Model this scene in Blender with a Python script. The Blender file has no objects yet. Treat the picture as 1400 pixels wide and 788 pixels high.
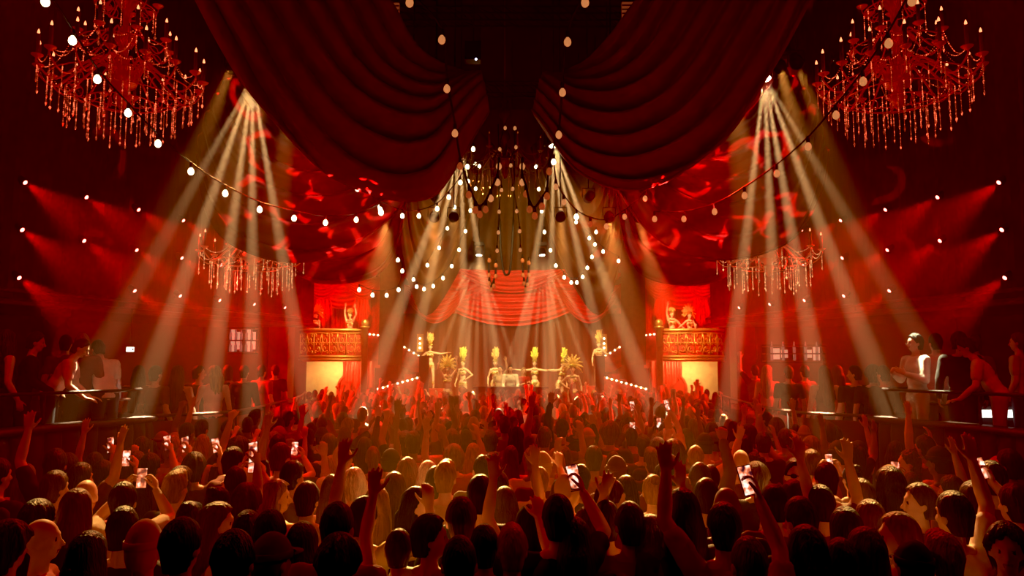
import bpy, bmesh, math, random
import numpy as np
from mathutils import Vector, Matrix, noise
S = bpy.context.scene
C = S.collection
PI = math.pi
random.seed(7)
# ------------------------------------------------------------------ camera
F = 1050.0
PITCH = math.atan(103 / F)
H = 2.75
FL = .17   # dance floor level
cam = bpy.data.objects.new('camera', bpy.data.cameras.new('camera'))
C.objects.link(cam); S.camera = cam
cam.location = (0, 0, H); cam.rotation_euler = (PI / 2 + PITCH, 0, 0)
cam.data.sensor_width = 36; cam.data.lens = F / 1400 * 36; cam.data.clip_end = 200
S.view_settings.view_transform = 'Standard'
S.view_settings.look = 'None'
S.view_settings.use_curve_mapping = True
S.view_settings.curve_mapping.black_level = (.005, .007, .006)
S.view_settings.exposure = .12
S.view_settings.curve_mapping.update()
def ray(px, py):
    a = (px - 700) / F; b = (394 - py) / F
    return Vector((a, math.cos(PITCH) - b * math.sin(PITCH), math.sin(PITCH) + b * math.cos(PITCH)))
def at(px, py, Y):
    d = ray(px, py); t = Y / d.y
    return Vector((d.x * t, Y, H + d.z * t))
def at_z(px, py, z):
    d = ray(px, py); t = (z - H) / d.z
    return Vector((d.x * t, d.y * t, z))

# ------------------------------------------------------------------ materials
def mat(name, col, rough=.6, metal=0., emit=None, es=0., bump=0., bscale=20., var=0., vscale=6., sheen=0., alpha=None, stretch=None):
    m = bpy.data.materials.new(name); m.use_nodes = True
    nt = m.node_tree; p = nt.nodes['Principled BSDF']
    p.inputs['Base Color'].default_value = (*col, 1)
    p.inputs['Roughness'].default_value = rough
    p.inputs['Metallic'].default_value = metal
    if sheen: p.inputs['Sheen Weight'].default_value = sheen
    if emit:
        p.inputs['Emission Color'].default_value = (*emit, 1); p.inputs['Emission Strength'].default_value = es
    if bump or var:
        tc = nt.nodes.new('ShaderNodeTexCoord'); src = tc.outputs['Object']
        if stretch:
            mp = nt.nodes.new('ShaderNodeMapping'); mp.inputs['Scale'].default_value = stretch
            nt.links.new(src, mp.inputs['Vector']); src = mp.outputs[0]
    if var:
        n = nt.nodes.new('ShaderNodeTexNoise'); n.inputs['Scale'].default_value = vscale; n.inputs['Detail'].default_value = 4
        nt.links.new(src, n.inputs['Vector'])
        r = nt.nodes.new('ShaderNodeValToRGB')
        r.color_ramp.elements[0].position = .3; r.color_ramp.elements[1].position = .7
        r.color_ramp.elements[0].color = (*[c * (1 - var) for c in col], 1)
        r.color_ramp.elements[1].color = (*[min(1, c * (1 + var)) for c in col], 1)
        nt.links.new(n.outputs['Fac'], r.inputs['Fac']); nt.links.new(r.outputs['Color'], p.inputs['Base Color'])
    if bump:
        n = nt.nodes.new('ShaderNodeTexNoise'); n.inputs['Scale'].default_value = bscale; n.inputs['Detail'].default_value = 3
        nt.links.new(src, n.inputs['Vector'])
        b = nt.nodes.new('ShaderNodeBump'); b.inputs['Strength'].default_value = bump; b.inputs['Distance'].default_value = .02
        nt.links.new(n.outputs['Fac'], b.inputs['Height']); nt.links.new(b.outputs['Normal'], p.inputs['Normal'])
    if emit and es > 0: m.cycles.emission_sampling = 'NONE'
    return m
M = {}
M['floor'] = mat('dark_floor', (.03, .015, .012), .35, var=.4, bump=.1)
M['ceiling'] = mat('black_ceiling', (.012, .008, .008), .8, var=.3)
M['wall'] = mat('dark_red_wall', (.055, .01, .01), .75, bump=.3, bscale=8, var=.3, vscale=2)
M['recess'] = mat('dark_recess_wall', (.09, .03, .025), .7, var=.4, vscale=1.5)
M['trim'] = mat('dark_metal_trim', (.14, .06, .05), .35, .6)
M['velvet'] = mat('dark_red_velvet', (.33, .012, .012), .55, sheen=.4, bump=.25, bscale=9, var=.15)
M['velvet2'] = mat('red_satin', (.17, .008, .006), .45, sheen=.3, bump=.2, bscale=7, var=.15)
M['velvet3'] = mat('bright_red_satin', (.62, .03, .02), .36, bump=.2, bscale=6, var=.12)
M['gold_drape'] = mat('bronze_drape', (.17, .075, .02), .6, bump=.2, bscale=6, var=.2)
M['leg_drape'] = mat('brown_leg_drape', (.22, .11, .035), .7, var=.2, bump=.2)
M['gold'] = mat('gold_paint', (.85, .48, .16), .35, .7, var=.15)
M['brass'] = mat('brushed_brass', (.7, .38, .2), .22, 1., bump=.05, bscale=60)
M['redpaint'] = mat('red_painted_panel', (.62, .05, .03), .55, var=.25, bump=.15)
M['cream'] = mat('cream_plaster', (.85, .62, .36), .7, var=.12)
M['black'] = mat('matt_black', (.012, .010, .010), .5)
M['blackmetal'] = mat('black_metal', (.03, .02, .02), .35, .8)
M['leather'] = mat('black_leather_padding', (.05, .022, .02), .42, bump=.15, bscale=40)
M['bulb'] = mat('warm_lit_bulb', (1, .9, .7), .3, emit=(1, .78, .42), es=7)
M['bulbdim'] = mat('dim_amber_bulb', (.8, .4, .2), .25, emit=(1, .36, .12), es=.55)
M['bulbdark'] = mat('unlit_bulb_amber_glow', (.6, .22, .10), .15, emit=(1, .2, .05), es=.22)  # unlit bulbs given a faint amber glow so they show
M['crystal'] = mat('red_glow_crystal', (1, .35, .25), .12, .9, emit=(1, .10, .04), es=.22)
M['crystalgold'] = mat('gold_glow_crystal', (1, .7, .4), .15, .9, emit=(1, .45, .2), es=.35)
def sparkle(name, col, em, lo, hi):  # crystal glints painted as patchy emission
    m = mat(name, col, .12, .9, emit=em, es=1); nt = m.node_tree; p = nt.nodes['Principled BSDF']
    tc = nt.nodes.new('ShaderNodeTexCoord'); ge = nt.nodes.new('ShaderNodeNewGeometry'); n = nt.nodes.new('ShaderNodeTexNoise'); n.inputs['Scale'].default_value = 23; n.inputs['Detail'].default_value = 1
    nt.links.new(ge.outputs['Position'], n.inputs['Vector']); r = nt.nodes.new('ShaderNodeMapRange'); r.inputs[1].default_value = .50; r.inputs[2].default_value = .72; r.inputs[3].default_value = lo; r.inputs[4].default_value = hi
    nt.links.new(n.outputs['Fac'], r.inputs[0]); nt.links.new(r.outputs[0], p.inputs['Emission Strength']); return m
M['crystal'] = sparkle('red_glow_crystal', (1, .35, .25), (1, .13, .05), .16, 2.6)
M['crystalgold'] = sparkle('gold_glow_crystal', (1, .7, .4), (1, .48, .18), .3, 2.2)
M['redglow'] = mat('red_glow_chandelier_metal', (.9, .22, .16), .28, .85, emit=(1, .02, .01), es=.09)  # red light on the arms put into base colour and emission
M['candle'] = mat('candle_sleeve', (.5, .12, .1), .3, .2)
M['flame'] = mat('candle_lamp', (1, .5, .3), .3, emit=(1, .26, .10), es=2.6)
M['redlens'] = mat('red_lamp_lens', (1, .1, .05), .3, emit=(1, .14, .10), es=12)
M['whitelens'] = mat('white_lamp_lens', (1, .9, .7), .3, emit=(1, .85, .55), es=30)
M['screenwhite'] = mat('phone_screen_glow', (.8, .8, .8), .2, emit=(1, .62, .48), es=.65)
M['screendim'] = mat('phone_screen_dim', (.3, .2, .2), .2, emit=(1, .5, .35), es=.5, var=.5)
M['signwhite'] = mat('lit_white_panel', (1, 1, .95), .3, emit=(1, .95, .8), es=2.2)
M['panelwarm'] = mat('lit_warm_panel', (1, .7, .5), .3, emit=(1, .42, .25), es=.55)
M['ventlit'] = mat('amber_lit_vent', (.8, .4, .2), .4, emit=(1, .2, .07), es=.16)
M['blueled'] = mat('blue_led', (.5, .5, 1), .3, emit=(.6, .6, 1), es=6)
M['glass'] = mat('smoked_glass', (.25, .08, .08), .08, .3)
M['bottle'] = mat('bottle_glass', (.5, .3, .2), .08, .6, emit=(1, .6, .4), es=.12)  # faint emission stands in for glints on the glass
M['eye'] = mat('eye_dark', (.03, .02, .02), .2)
M['lip'] = mat('lips', (.35, .08, .07), .4)
M['sequin'] = mat('gold_sequins', (1, .68, .2), .25, .8, bump=1., bscale=120, var=.4, vscale=80)
M['feathergold'] = mat('gold_feathers', (.95, .60, .22), .6, var=.25)
M['featheryellow'] = mat('yellow_feathers', (.85, .82, .15), .6, var=.3)
M['featherred'] = mat('red_feathers', (.8, .08, .05), .6, var=.3)
def screenmat(m, sc, es):
    nt = m.node_tree; p = nt.nodes['Principled BSDF']; g = nt.nodes.new('ShaderNodeNewGeometry'); n = nt.nodes.new('ShaderNodeTexNoise'); n.inputs['Scale'].default_value = sc; n.inputs['Detail'].default_value = 2
    nt.links.new(g.outputs['Position'], n.inputs['Vector']); r = nt.nodes.new('ShaderNodeValToRGB'); e = r.color_ramp.elements
    e[0].position = .38; e[0].color = (.02, .005, .01, 1); e[1].position = .66; e[1].color = (1, .85, .7, 1); x = e.new(.50); x.color = (.75, .16, .06, 1)
    nt.links.new(n.outputs['Fac'], r.inputs['Fac']); nt.links.new(r.outputs['Color'], p.inputs['Emission Color']); p.inputs['Emission Strength'].default_value = es
screenmat(M['screenwhite'], 28, 1.5); screenmat(M['screendim'], 28, .6)
SKIN = [mat('skin_' + n, c, .5, var=.06, vscale=10) for n, c in (('fair', (.80, .52, .40)), ('light', (.72, .43, .31)), ('tan', (.55, .30, .20)), ('brown', (.30, .15, .09)))]
HAIRC = {'black': (.010, .007, .006), 'dark brown': (.03, .015, .01), 'brown': (.10, .045, .02), 'auburn': (.16, .04, .015), 'blond': (.40, .24, .09), 'white': (.72, .66, .55), 'grey': (.30, .26, .22)}
HAIRM = {k: mat('hair_' + k.replace(' ', '_'), c, .42, var=.35, vscale=5, bump=.9, bscale=9, stretch=(9, 9, 1.2)) for k, c in HAIRC.items()}
TOPC = {'black': (.012, .01, .012), 'dark grey': (.05, .045, .045), 'white': (.80, .76, .70), 'beige': (.60, .46, .30), 'red': (.42, .03, .02), 'navy': (.02, .03, .08), 'pink': (.75, .35, .33), 'yellow': (.75, .55, .10), 'olive': (.16, .14, .05), 'light grey': (.42, .40, .38), 'maroon': (.16, .015, .015)}
TOPM = {k: mat('cloth_' + k.replace(' ', '_'), c, .8, bump=.35, bscale=14, var=.12) for k, c in TOPC.items()}
TROUS = mat('dark_denim', (.03, .03, .045), .85, var=.2)
TROUSL = mat('pale_trousers', (.5, .36, .28), .85, var=.1)
LENSG = mat('dark_glasses', (.02, .02, .02), .15)

# ------------------------------------------------------------------ mesh builder
class MB:
    def __init__(s): s.v = []; s.f = []; s.m = []
    def add(s, v, f, mi=0):
        o = len(s.v); s.v += [tuple(p) for p in v]; s.f += [tuple(i + o for i in q) for q in f]; s.m += [mi] * len(f)
    def box(s, c, d, rz=0, mi=0, mtx=None):
        hx, hy, hz = d[0] / 2, d[1] / 2, d[2] / 2
        R_ = mtx or Matrix.Rotation(rz, 3, 'Z')
        v = [Vector(c) + R_ @ Vector((x, y, z)) for x in (-hx, hx) for y in (-hy, hy) for z in (-hz, hz)]
        s.add(v, [(0, 1, 3, 2), (4, 6, 7, 5), (0, 4, 5, 1), (2, 3, 7, 6), (0, 2, 6, 4), (1, 5, 7, 3)], mi)
    def tube(s, pts, r, n=8, mi=0, closed=True):
        pts = [Vector(p) for p in pts]; k = len(pts)
        rr = r if isinstance(r, (list, tuple)) else [r] * k
        v = []; up = Vector((0, 0, 1)); a = None
        for i, p in enumerate(pts):
            t = (pts[min(i + 1, k - 1)] - pts[max(i - 1, 0)])
            t = t.normalized() if t.length > 1e-9 else up
            if a is None: a = t.cross(up if abs(t.z) < .9 else Vector((1, 0, 0))).normalized()
            else:
                a = a - t * a.dot(t); a = a.normalized() if a.length > 1e-6 else t.orthogonal().normalized()
            b = t.cross(a)
            v += [p + (a * math.cos(2 * PI * j / n) + b * math.sin(2 * PI * j / n)) * rr[i] for j in range(n)]
        f = [(i * n + j, i * n + (j + 1) % n, (i + 1) * n + (j + 1) % n, (i + 1) * n + j) for i in range(k - 1) for j in range(n)]
        if closed: f += [tuple(range(n - 1, -1, -1)), tuple((k - 1) * n + j for j in range(n))]
        s.add(v, f, mi)
    def lathe(s, prof, n=24, c=(0, 0, 0), mi=0):
        v = [(c[0] + r * math.cos(2 * PI * j / n), c[1] + r * math.sin(2 * PI * j / n), c[2] + z) for r, z in prof for j in range(n)]
        f = [(i * n + j, i * n + (j + 1) % n, (i + 1) * n + (j + 1) % n, (i + 1) * n + j) for i in range(len(prof) - 1) for j in range(n)]
        f += [tuple(range(n - 1, -1, -1)), tuple((len(prof) - 1) * n + j for j in range(n))]
        s.add(v, f, mi)
    def ell(s, c, r, n=14, k=9, R_=None, mi=0):
        c = Vector(c); R_ = R_ or Matrix.Identity(3)
        v = [c + R_ @ Vector((0, 0, -r[2]))]
        for i in range(1, k):
            th = -PI / 2 + PI * i / k
            v += [c + R_ @ Vector((r[0] * math.cos(th) * math.cos(2 * PI * j / n), r[1] * math.cos(th) * math.sin(2 * PI * j / n), r[2] * math.sin(th))) for j in range(n)]
        v.append(c + R_ @ Vector((0, 0, r[2])))
        f = [(0, 1 + (j + 1) % n, 1 + j) for j in range(n)]
        for i in range(k - 2):
            f += [(1 + i * n + j, 1 + i * n + (j + 1) % n, 1 + (i + 1) * n + (j + 1) % n, 1 + (i + 1) * n + j) for j in range(n)]
        e = len(v) - 1; b = 1 + (k - 2) * n
        f += [(b + j, b + (j + 1) % n, e) for j in range(n)]
        s.add(v, f, mi)
    def cap(s, a, b, ra, rb, n=10):
        a = Vector(a); b = Vector(b); t = (b - a)
        if t.length < 1e-6: return s.ell(a, (ra,) * 3, n, 6)
        t.normalize(); pts = []; rr = []
        for q in (-1, -.8, -.45, 0):
            pts.append(a + t * ra * q); rr.append(max(ra * math.sqrt(max(0, 1 - q * q)), ra * .05))
        for q in (0, .45, .8, 1):
            pts.append(b + t * rb * q); rr.append(max(rb * math.sqrt(max(0, 1 - q * q)), rb * .05))
        s.tube(pts, rr, n)
    def grid(s, rows, mi=0, thick=0):
        k = len(rows); n = len(rows[0])
        s.add([p for r in rows for p in r], [(i * n + j, i * n + j + 1, (i + 1) * n + j + 1, (i + 1) * n + j) for i in range(k - 1) for j in range(n - 1)], mi)
    def mesh(s, name, mats, smooth=True):
        me = bpy.data.meshes.new(name); me.from_pydata(s.v, [], s.f)
        for m in (mats if isinstance(mats, (list, tuple)) else [mats]): me.materials.append(m)
        if any(s.m): me.polygons.foreach_set('material_index', s.m)
        me.polygons.foreach_set('use_smooth', [smooth] * len(me.polygons)); me.update()
        return me
    def build(s, name, mats, parent=None, smooth=True):
        return obj(name, s.mesh(name, mats, smooth), parent)
def obj(name, me, parent=None):
    o = bpy.data.objects.new(name, me); C.objects.link(o)
    if parent: o.parent = parent
    return o
def tag(o, label=None, cat=None, group=None, kind=None):
    if label: o['label'] = label
    if cat: o['category'] = cat
    if group: o['group'] = group
    if kind: o['kind'] = kind
    return o
def thing(name, label, cat, loc=(0, 0, 0), rz=0, group=None):
    o = bpy.data.objects.new(name, None); C.objects.link(o); o.empty_display_size = .1
    o.location = loc; o.rotation_euler = (0, 0, rz)
    return tag(o, label, cat, group)
def struct(name, mb, m, smooth=False):
    return tag(mb.build(name, m, None, smooth), kind='structure')
def spot(parent, p, t, ang, pw, col, bl=.35, r=.04, name='lamp_light'):
    l = bpy.data.lights.new(name, 'SPOT'); l.energy = pw; l.color = col; l.spot_size = math.radians(ang); l.spot_blend = bl; l.shadow_soft_size = r
    o = bpy.data.objects.new(name, l); C.objects.link(o)
    o.location = p; o.rotation_euler = (Vector(t) - Vector(p)).to_track_quat('-Z', 'Y').to_euler()
    if parent:
        o.parent = parent; o.matrix_parent_inverse = parent.matrix_basis.inverted()
    return o
def cr(pts, n):   # Catmull-Rom resample
    P = [Vector(p) for p in pts]; P = [2 * P[0] - P[1]] + P + [2 * P[-1] - P[-2]]; out = []
    segs = len(P) - 3
    for i in range(n):
        u = i / (n - 1) * segs; k = min(int(u), segs - 1); t = u - k
        a, b, c, d = P[k:k + 4]
        out.append(.5 * ((2 * b) + (c - a) * t + (2 * a - 5 * b + 4 * c - d) * t * t + (3 * b - a - 3 * c + d) * t ** 3))
    return out
def even(pts, n):  # arc-length resample
    P = cr(pts, 160); L = [0]
    for a, b in zip(P, P[1:]): L.append(L[-1] + (b - a).length)
    out = []; k = 0
    for i in range(n):
        s = L[-1] * i / (n - 1)
        while k < len(L) - 2 and L[k + 1] < s: k += 1
        t = (s - L[k]) / max(1e-9, L[k + 1] - L[k]); out.append(P[k].lerp(P[k + 1], min(1, max(0, t))))
    return out

# ------------------------------------------------------------------ room
WX0, WS = 15.1, .345          # side walls: |x| = WX0 - WS*Y
def wx(Y): return WX0 - WS * Y
b = MB(); b.box((0, 14, FL - .1), (34, 44, .2)); struct('floor', b, M['floor'])
b = MB(); b.box((0, 14, 13.1), (34, 44, .2))
struct('ceiling', b, M['ceiling'])
SOFF = 3.92
for s, nm in ((-1, 'left'), (1, 'right')):
    b = MB()
    P0 = (s * wx(-4), -4); P1 = (s * wx(25), 25); t = .25
    def wq(z0, z1, off, mb, nseg=60, rib=0.0):
        rows = []
        for z in (z0, z1):
            r = []
            for i in range(nseg * 4 + 1):
                Y = -4 + 29 * i / (nseg * 4)
                r.append(Vector((s * (wx(Y) + off - (rib if i % 4 in (1, 2) else 0)), Y, z)))
            rows.append(r)
        mb.grid(rows)
    wq(SOFF, 13, 0, b, 60, .05)
    struct('wall_' + nm, b, M['wall'])
    b = MB(); wq(0, SOFF, 3.6, b); struct('wall_' + nm + '_lower', b, M['recess'])
    b = MB()
    v = [(s * (wx(-4) - .1), -4, SOFF), (s * (wx(25) - .1), 25, SOFF), (s * (wx(25) + 3.7), 25, SOFF), (s * (wx(-4) + 3.7), -4, SOFF)]
    b.add(v + [(x, y, z + .12) for x, y, z in v], [(0, 1, 2, 3), (4, 5, 6, 7), (0, 1, 5, 4)])
    struct('trim_%d' % (1 if s < 0 else 2), b, M['recess'])
    b = MB(); b.tube([(s * (wx(-4) - .16), -4, SOFF + .03), (s * (wx(25) - .16), 25, SOFF + .03)], .07, 8)
    b.tube([(s * (wx(-4) - .14), -4, SOFF + .26), (s * (wx(25) - .14), 25, SOFF + .26)], .04, 8)
    struct('trim_%d' % (3 if s < 0 else 4), b, M['trim'])
b = MB(); b.box((0, -4.1, 6.5), (36, .2, 13.4)); struct('wall_back', b, M['ceiling'])
b = MB(); b.box((0, 34.1, 6.5), (24, .2, 13.4)); struct('wall_front', b, M['recess'])
for s, nm in ((-1, 'left'), (1, 'right')):
    b = MB(); b.box((s * 10.4, 29.5, 6.5), (.3, 9.2, 13.4)); struct('wall_stage_' + nm, b, M['recess'])
    b = MB(); b.box((s * 9.2, 25.6, 6.5), (2.2, .3, 13)); struct('wall_proscenium_' + nm, b, M['wall'])

# tiers
LEDGE = [(6.15, 1.0), (6.05, 4.0), (5.95, 6.5), (5.8, 8.66), (5.55, 9.8), (5.2, 10.6), (5.25, 11.2), (5.8, 11.7), (6.6, 11.95), (7.8, 12.1)]
MID = [(5.3, 11.35), (4.65, 12.0), (4.45, 13.0), (4.6, 15.0), (4.95, 18.0), (5.6, 21.0)]
T1, T2 = 1.4, .95
for s, nm in ((-1, 'left'), (1, 'right')):
    L = even([(s * x, y, 0) for x, y in LEDGE], 60)
    b = MB(); b.grid([[Vector((p.x, p.y, T1)) for p in L], [Vector((s * (wx(p.y) + 3.4), p.y, T1)) for p in L]]); b.grid([[Vector((p.x, p.y, T1)) for p in L], [Vector((p.x, p.y, 0)) for p in L]])
    struct('floor_near_tier_' + nm, b, M['floor'])
    Lm = even([(s * x, y, 0) for x, y in MID], 40)
    b = MB(); b.grid([[Vector((p.x, p.y, T2)) for p in Lm], [Vector((s * (wx(p.y) + 3.4), p.y, T2)) for p in Lm]]); b.grid([[Vector((p.x, p.y, T2)) for p in Lm], [Vector((p.x, p.y, 0)) for p in Lm]])
    struct('floor_far_tier_' + nm, b, M['floor'])
    # padded barrier
    th = thing('padded_barrier', 'curved black channel-padded barrier in front of the %s raised tier' % nm, 'barrier', (s * 4.4, 6.5, 0))
    def ch(mb, name, m): 
        o = mb.build(name, m, th); o.matrix_parent_inverse = th.matrix_basis.inverted(); return o
    N = 700; P = even([(s * x, y, 0) for x, y in LEDGE], N); rows = []
    for zz, bul in ((.3, 0), (.35, .6), (.9, .9), (1.5, 1), (1.82, .9), (1.92, .5), (1.95, 0)):
        r = []
        for i, p in enumerate(P):
            q = P[min(i + 1, N - 1)] - P[max(i - 1, 0)]; nn = Vector((q.y, -q.x, 0)).normalized() * (-s)
            d = abs(math.sin(PI * i / 14)) ** .5 * .075 * bul
            r.append(Vector((p.x, p.y, zz)) + nn * (d + .02))
        rows.append(r)
    b = MB(); b.grid(rows); ch(b, 'channel_padding', M['leather'])
    b = MB(); P2 = even([(s * x, y, 0) for x, y in LEDGE], 90); prof = []
    for i, p in enumerate(P2):
        q = P2[min(i + 1, 89)] - P2[max(i - 1, 0)]; nn = Vector((q.y, -q.x, 0)).normalized() * (-s)
        prof.append([p + nn * a + Vector((0, 0, z)) for a, z in ((.12, 1.93), (.14, 1.96), (.12, 2.0), (-.2, 2.0), (-.2, 1.93), (.12, 1.93))])
    b.grid(prof); ch(b, 'top_ledge', M['leather'])
    b = MB(); b.grid([[p + Vector((s * .02, 0, .12)) for p in P2], [p + Vector((s * .02, 0, .3)) for p in P2]]); ch(b, 'kick_plate', M['black'])
    # guard rail
    th = thing('guard_rail', 'slim black guard rail above the %s padded barrier' % nm, 'railing', (s * 4.6, 6.5, T1))
    b = MB(); b.tube([p + Vector((s * .12, 0, 2.38)) for p in P2], .022); ch(b, 'top_rail', M['blackmetal'])
    for i in range(2, 90, 14):
        b = MB(); p = P2[i] + Vector((s * .12, 0, 0)); b.tube([p + Vector((0, 0, T1)), p + Vector((0, 0, 2.38))], .016); ch(b, 'post', M['blackmetal'])
    # far tier rail
    th = thing('guard_rail', 'long low rail with smoked glass along the %s far tier' % nm, 'railing', (s * 4.5, 14, T2))
    b = MB(); b.tube([p + Vector((0, 0, 1.98)) for p in Lm], .025); ch(b, 'top_rail', M['trim'])
    for i in range(0, 40, 6):
        b = MB(); p = Lm[i]; b.tube([p + Vector((0, 0, T2)), p + Vector((0, 0, 1.98))], .018); ch(b, 'post', M['blackmetal'])
    for i in range(0, 36, 6):
        b = MB(); b.grid([[p + Vector((0, 0, T2 + .08)) for p in Lm[i:i + 7]], [p + Vector((0, 0, 1.9)) for p in Lm[i:i + 7]]]); ch(b, 'glass_panel', M['glass'])
    # columns
    th = thing('round_column', 'polished brass round column under the %s gallery' % nm, 'column', (s * 9.75, 16.4, T2))
    b = MB(); b.lathe([(.22, .0), (.22, 2.85)], 32); b.build('shaft', M['brass'], th)
    b = MB(); b.lathe([(.27, 0), (.27, .15), (.24, .18)], 32); b.build('base', M['trim'], th)
    b = MB(); b.lathe([(.24, 2.78), (.28, 2.84), (.28, 2.94)], 32); b.build('capital', M['trim'], th)
# bar displays behind the far tiers
def bar(px0, px1, y0, y1, Y, nm, cells, skip=()):
    a = at(px0, y1, Y); c_ = at(px1, y0, Y); w = c_.x - a.x; h = c_.z - a.z
    th = thing('back_bar_shelf', 'glowing bar shelf with bottles behind the %s far tier' % nm, 'shelf', (a.x, Y, a.z))
    b = MB(); b.box((w / 2, .1, h / 2), (w + .1, .1, h + .1)); b.build('back_panel', M['black'], th, False)
    for i in range(cells):
        if i in skip: continue
        b = MB(); b.box((w * (i + .5) / cells, .03, h * .5), (w / cells * .8, .03, h * (.95 - .2 * (i % 3)))); b.build('lit_pane', M['panelwarm'], th, False)
    for z in (0, h * .5, h):
        b = MB(); b.box((w / 2, -.08, z), (w + .1, .25, .03)); b.build('shelf_board', M['trim'], th, False)
    k = 0
    for z in (.015, h * .5 + .015):
        for i in range(5):
            bb = MB(); bb.lathe([(.035, 0), (.037, .16), (.02, .2), (.013, .23), (.013, .28)], 10)
            o = bb.build('bottle', M['bottle']); o.location = (a.x + w * (i + .5) / 5, Y - .1, a.z + z)
            tag(o, 'small bottle standing on the %s glowing bar shelf' % nm, 'bottle', 'bottles on the %s bar shelf' % nm)
bar(313, 350, 450, 482, 20.0, 'left', 5, (2,))
bar(1046, 1122, 474, 494, 19.0, 'right', 7, (0, 3, 4))
# white lit sign at left
th = thing('lit_sign', 'small bright white sign on the dark left wall behind the tier', 'sign', at(178, 478, 16.5))
b = MB(); b.box((0, 0, 0), (.15, .04, .10)); b.build('light_panel', M['signwhite'], th, False)
b = MB(); b.add([(.085, -.025, .03), (.04, -.025, 0), (.085, -.025, -.03)], [(0, 1, 2)]); b.box((0, .03, 0), (.17, .02, .12)); b.build('frame', M['black'], th, False)
th = thing('hanging_sign_post', 'thin black drop post holding the small white sign', 'post', at(178, 478, 16.56))
b = MB(); b.tube([(0, 0, .08), (0, 0, SOFF - at(178, 478, 16.5).z)], .012); b.build('rod', M['blackmetal'], th)

# ------------------------------------------------------------------ red wall lamps
def wall_lamp(s, Y, z, row, k):
    ordn = ['nearest', 'second', 'third', 'fourth', 'fifth', 'sixth', 'seventh'][k]
    sd = 'left' if s < 0 else 'right'
    lab = '%s red spotlight%s in the %s row of the %s wall' % (ordn, '' if k == 0 else ' from the front', ['bottom', 'middle', 'top'][row], sd)
    th = thing('wall_spotlight', lab, 'spotlight', (s * (wx(Y) - .12), Y, z), 0, 'red spotlights on the side walls')
    aim = Vector((-s * .78, -.12, -.52)).normalized()
    R_ = aim.to_track_quat('Z', 'Y').to_matrix()
    for key, prof, m in (('housing', [(.05, -.16), (.075, -.14), (.08, .02), (.07, .03)], 'blackmetal'), ('lens', [(.001, .031), (.045, .031), (.035, .045), (.001, .05)], 'redlens')):
        b = MB(); b.lathe(prof, 12); b.v = [tuple(R_ @ Vector(v)) for v in b.v]; b.build(key, M[m], th)
    b = MB(); b.tube([(s * .12, 0, -.06), (s * .04, 0, -.06), (0, 0, -.02)], .015, 6); b.build('bracket', M['blackmetal'], th)
    p = Vector(th.location) + aim * .08
    spot(th, p, p + aim, 44, 2000, (1, .004, .002), 1.0, .04)
for s in (-1, 1):
    for row, (z, n0) in enumerate(((4.45, 7), (5.41, 6), (6.37, 5))):
        for k in range(n0):
            if row == 0 and k == 1: continue
            wall_lamp(s, 15.1 + 1.37 * k, z, row, k)

# ------------------------------------------------------------------ drapes
def swag(name, label, inner, outer, mt, nu=70, nv=110, folds=9, amp=.12, bulge=.4, seed=0, gather=(1, 1), thick=.02, hang=0):
    """inner/outer: lists of (px,py,Y) boundary curves running the same way; folds follow the boundary."""
    A = even([at(*p) for p in inner], nu); B_ = even([at(*p) for p in outer], nu); rows = []
    for i in range(nv):
        v = i / (nv - 1); r = []
        for j in range(nu):
            u = j / (nu - 1)
            env = math.sin(PI * min(1, max(0, u))) ** .5
            w = .35 * noise.noise(Vector((u * 1.6, v * 2.5, seed)))
            ph = (v + w * .18 + .03 * math.sin(u * 7 + seed)) * folds * 2 * PI
            vv = v + .25 / folds * math.sin(ph) / PI * env
            p = A[j].lerp(B_[j], vv)
            d = (math.sin(ph) + .35 * math.sin(ph * 2 + 1)) * amp * (.25 + .75 * env)
            p = p + Vector((0, -1, .25)) * (d + bulge * math.sin(PI * v))
            p.z -= hang * math.sin(PI * u) * v
            r.append(p)
        rows.append(r)
    b = MB(); b.grid(rows); o = b.build(name, mt)
    md = o.modifiers.new('thickness', 'SOLIDIFY'); md.thickness = thick
    if label: tag(o, label, 'drape')
    # hem
    h = MB(); h.tube([p for p in rows[-1]], .025, 6); h.build('hem', mt, o)
    return o
def mir(pts): return [(1400 - x, y, Y) for x, y, Y in pts]
o1 = [(255, -30, 8), (300, 55, 8.3), (345, 128, 8.7), (390, 182, 9.1), (435, 222, 9.5), (480, 250, 9.9), (525, 267, 10.2), (560, 269, 10.5), (592, 258, 10.8), (622, 220, 11.1), (668, 150, 11.4)]
i1 = [(495, -45, 8.6), (515, -20, 8.8), (540, 15, 9.1), (560, 45, 9.5), (580, 72, 9.9), (610, 95, 10.6), (650, 110, 11.4)]
swag('swag_drape', 'huge dark red front swag hanging from the ceiling, upper left', i1, o1, M['velvet'], folds=7, amp=.20, bulge=.5, seed=1)
o1r = [(1120, -30, 8), (1078, 55, 8.3), (1040, 118, 8.7), (1005, 172, 9.1), (965, 215, 9.5), (925, 243, 9.9), (885, 259, 10.2), (848, 262, 10.5), (812, 250, 10.8), (775, 222, 11.1), (728, 150, 11.4)]
i1r = [(905, -45, 8.6), (885, -20, 8.8), (858, 15, 9.1), (838, 45, 9.5), (818, 72, 9.9), (790, 95, 10.6), (750, 110, 11.4)]
swag('swag_drape', 'huge dark red front swag hanging from the ceiling, upper right', i1r, o1r, M['velvet'], folds=7, amp=.20, bulge=.5, seed=3)
o2 = [(268, 210, 14), (278, 270, 14), (305, 322, 14), (350, 348, 14), (400, 358, 14), (450, 352, 14.2), (500, 328, 14.4), (535, 295, 14.7), (565, 245, 15), (590, 190, 15.3)]
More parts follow.
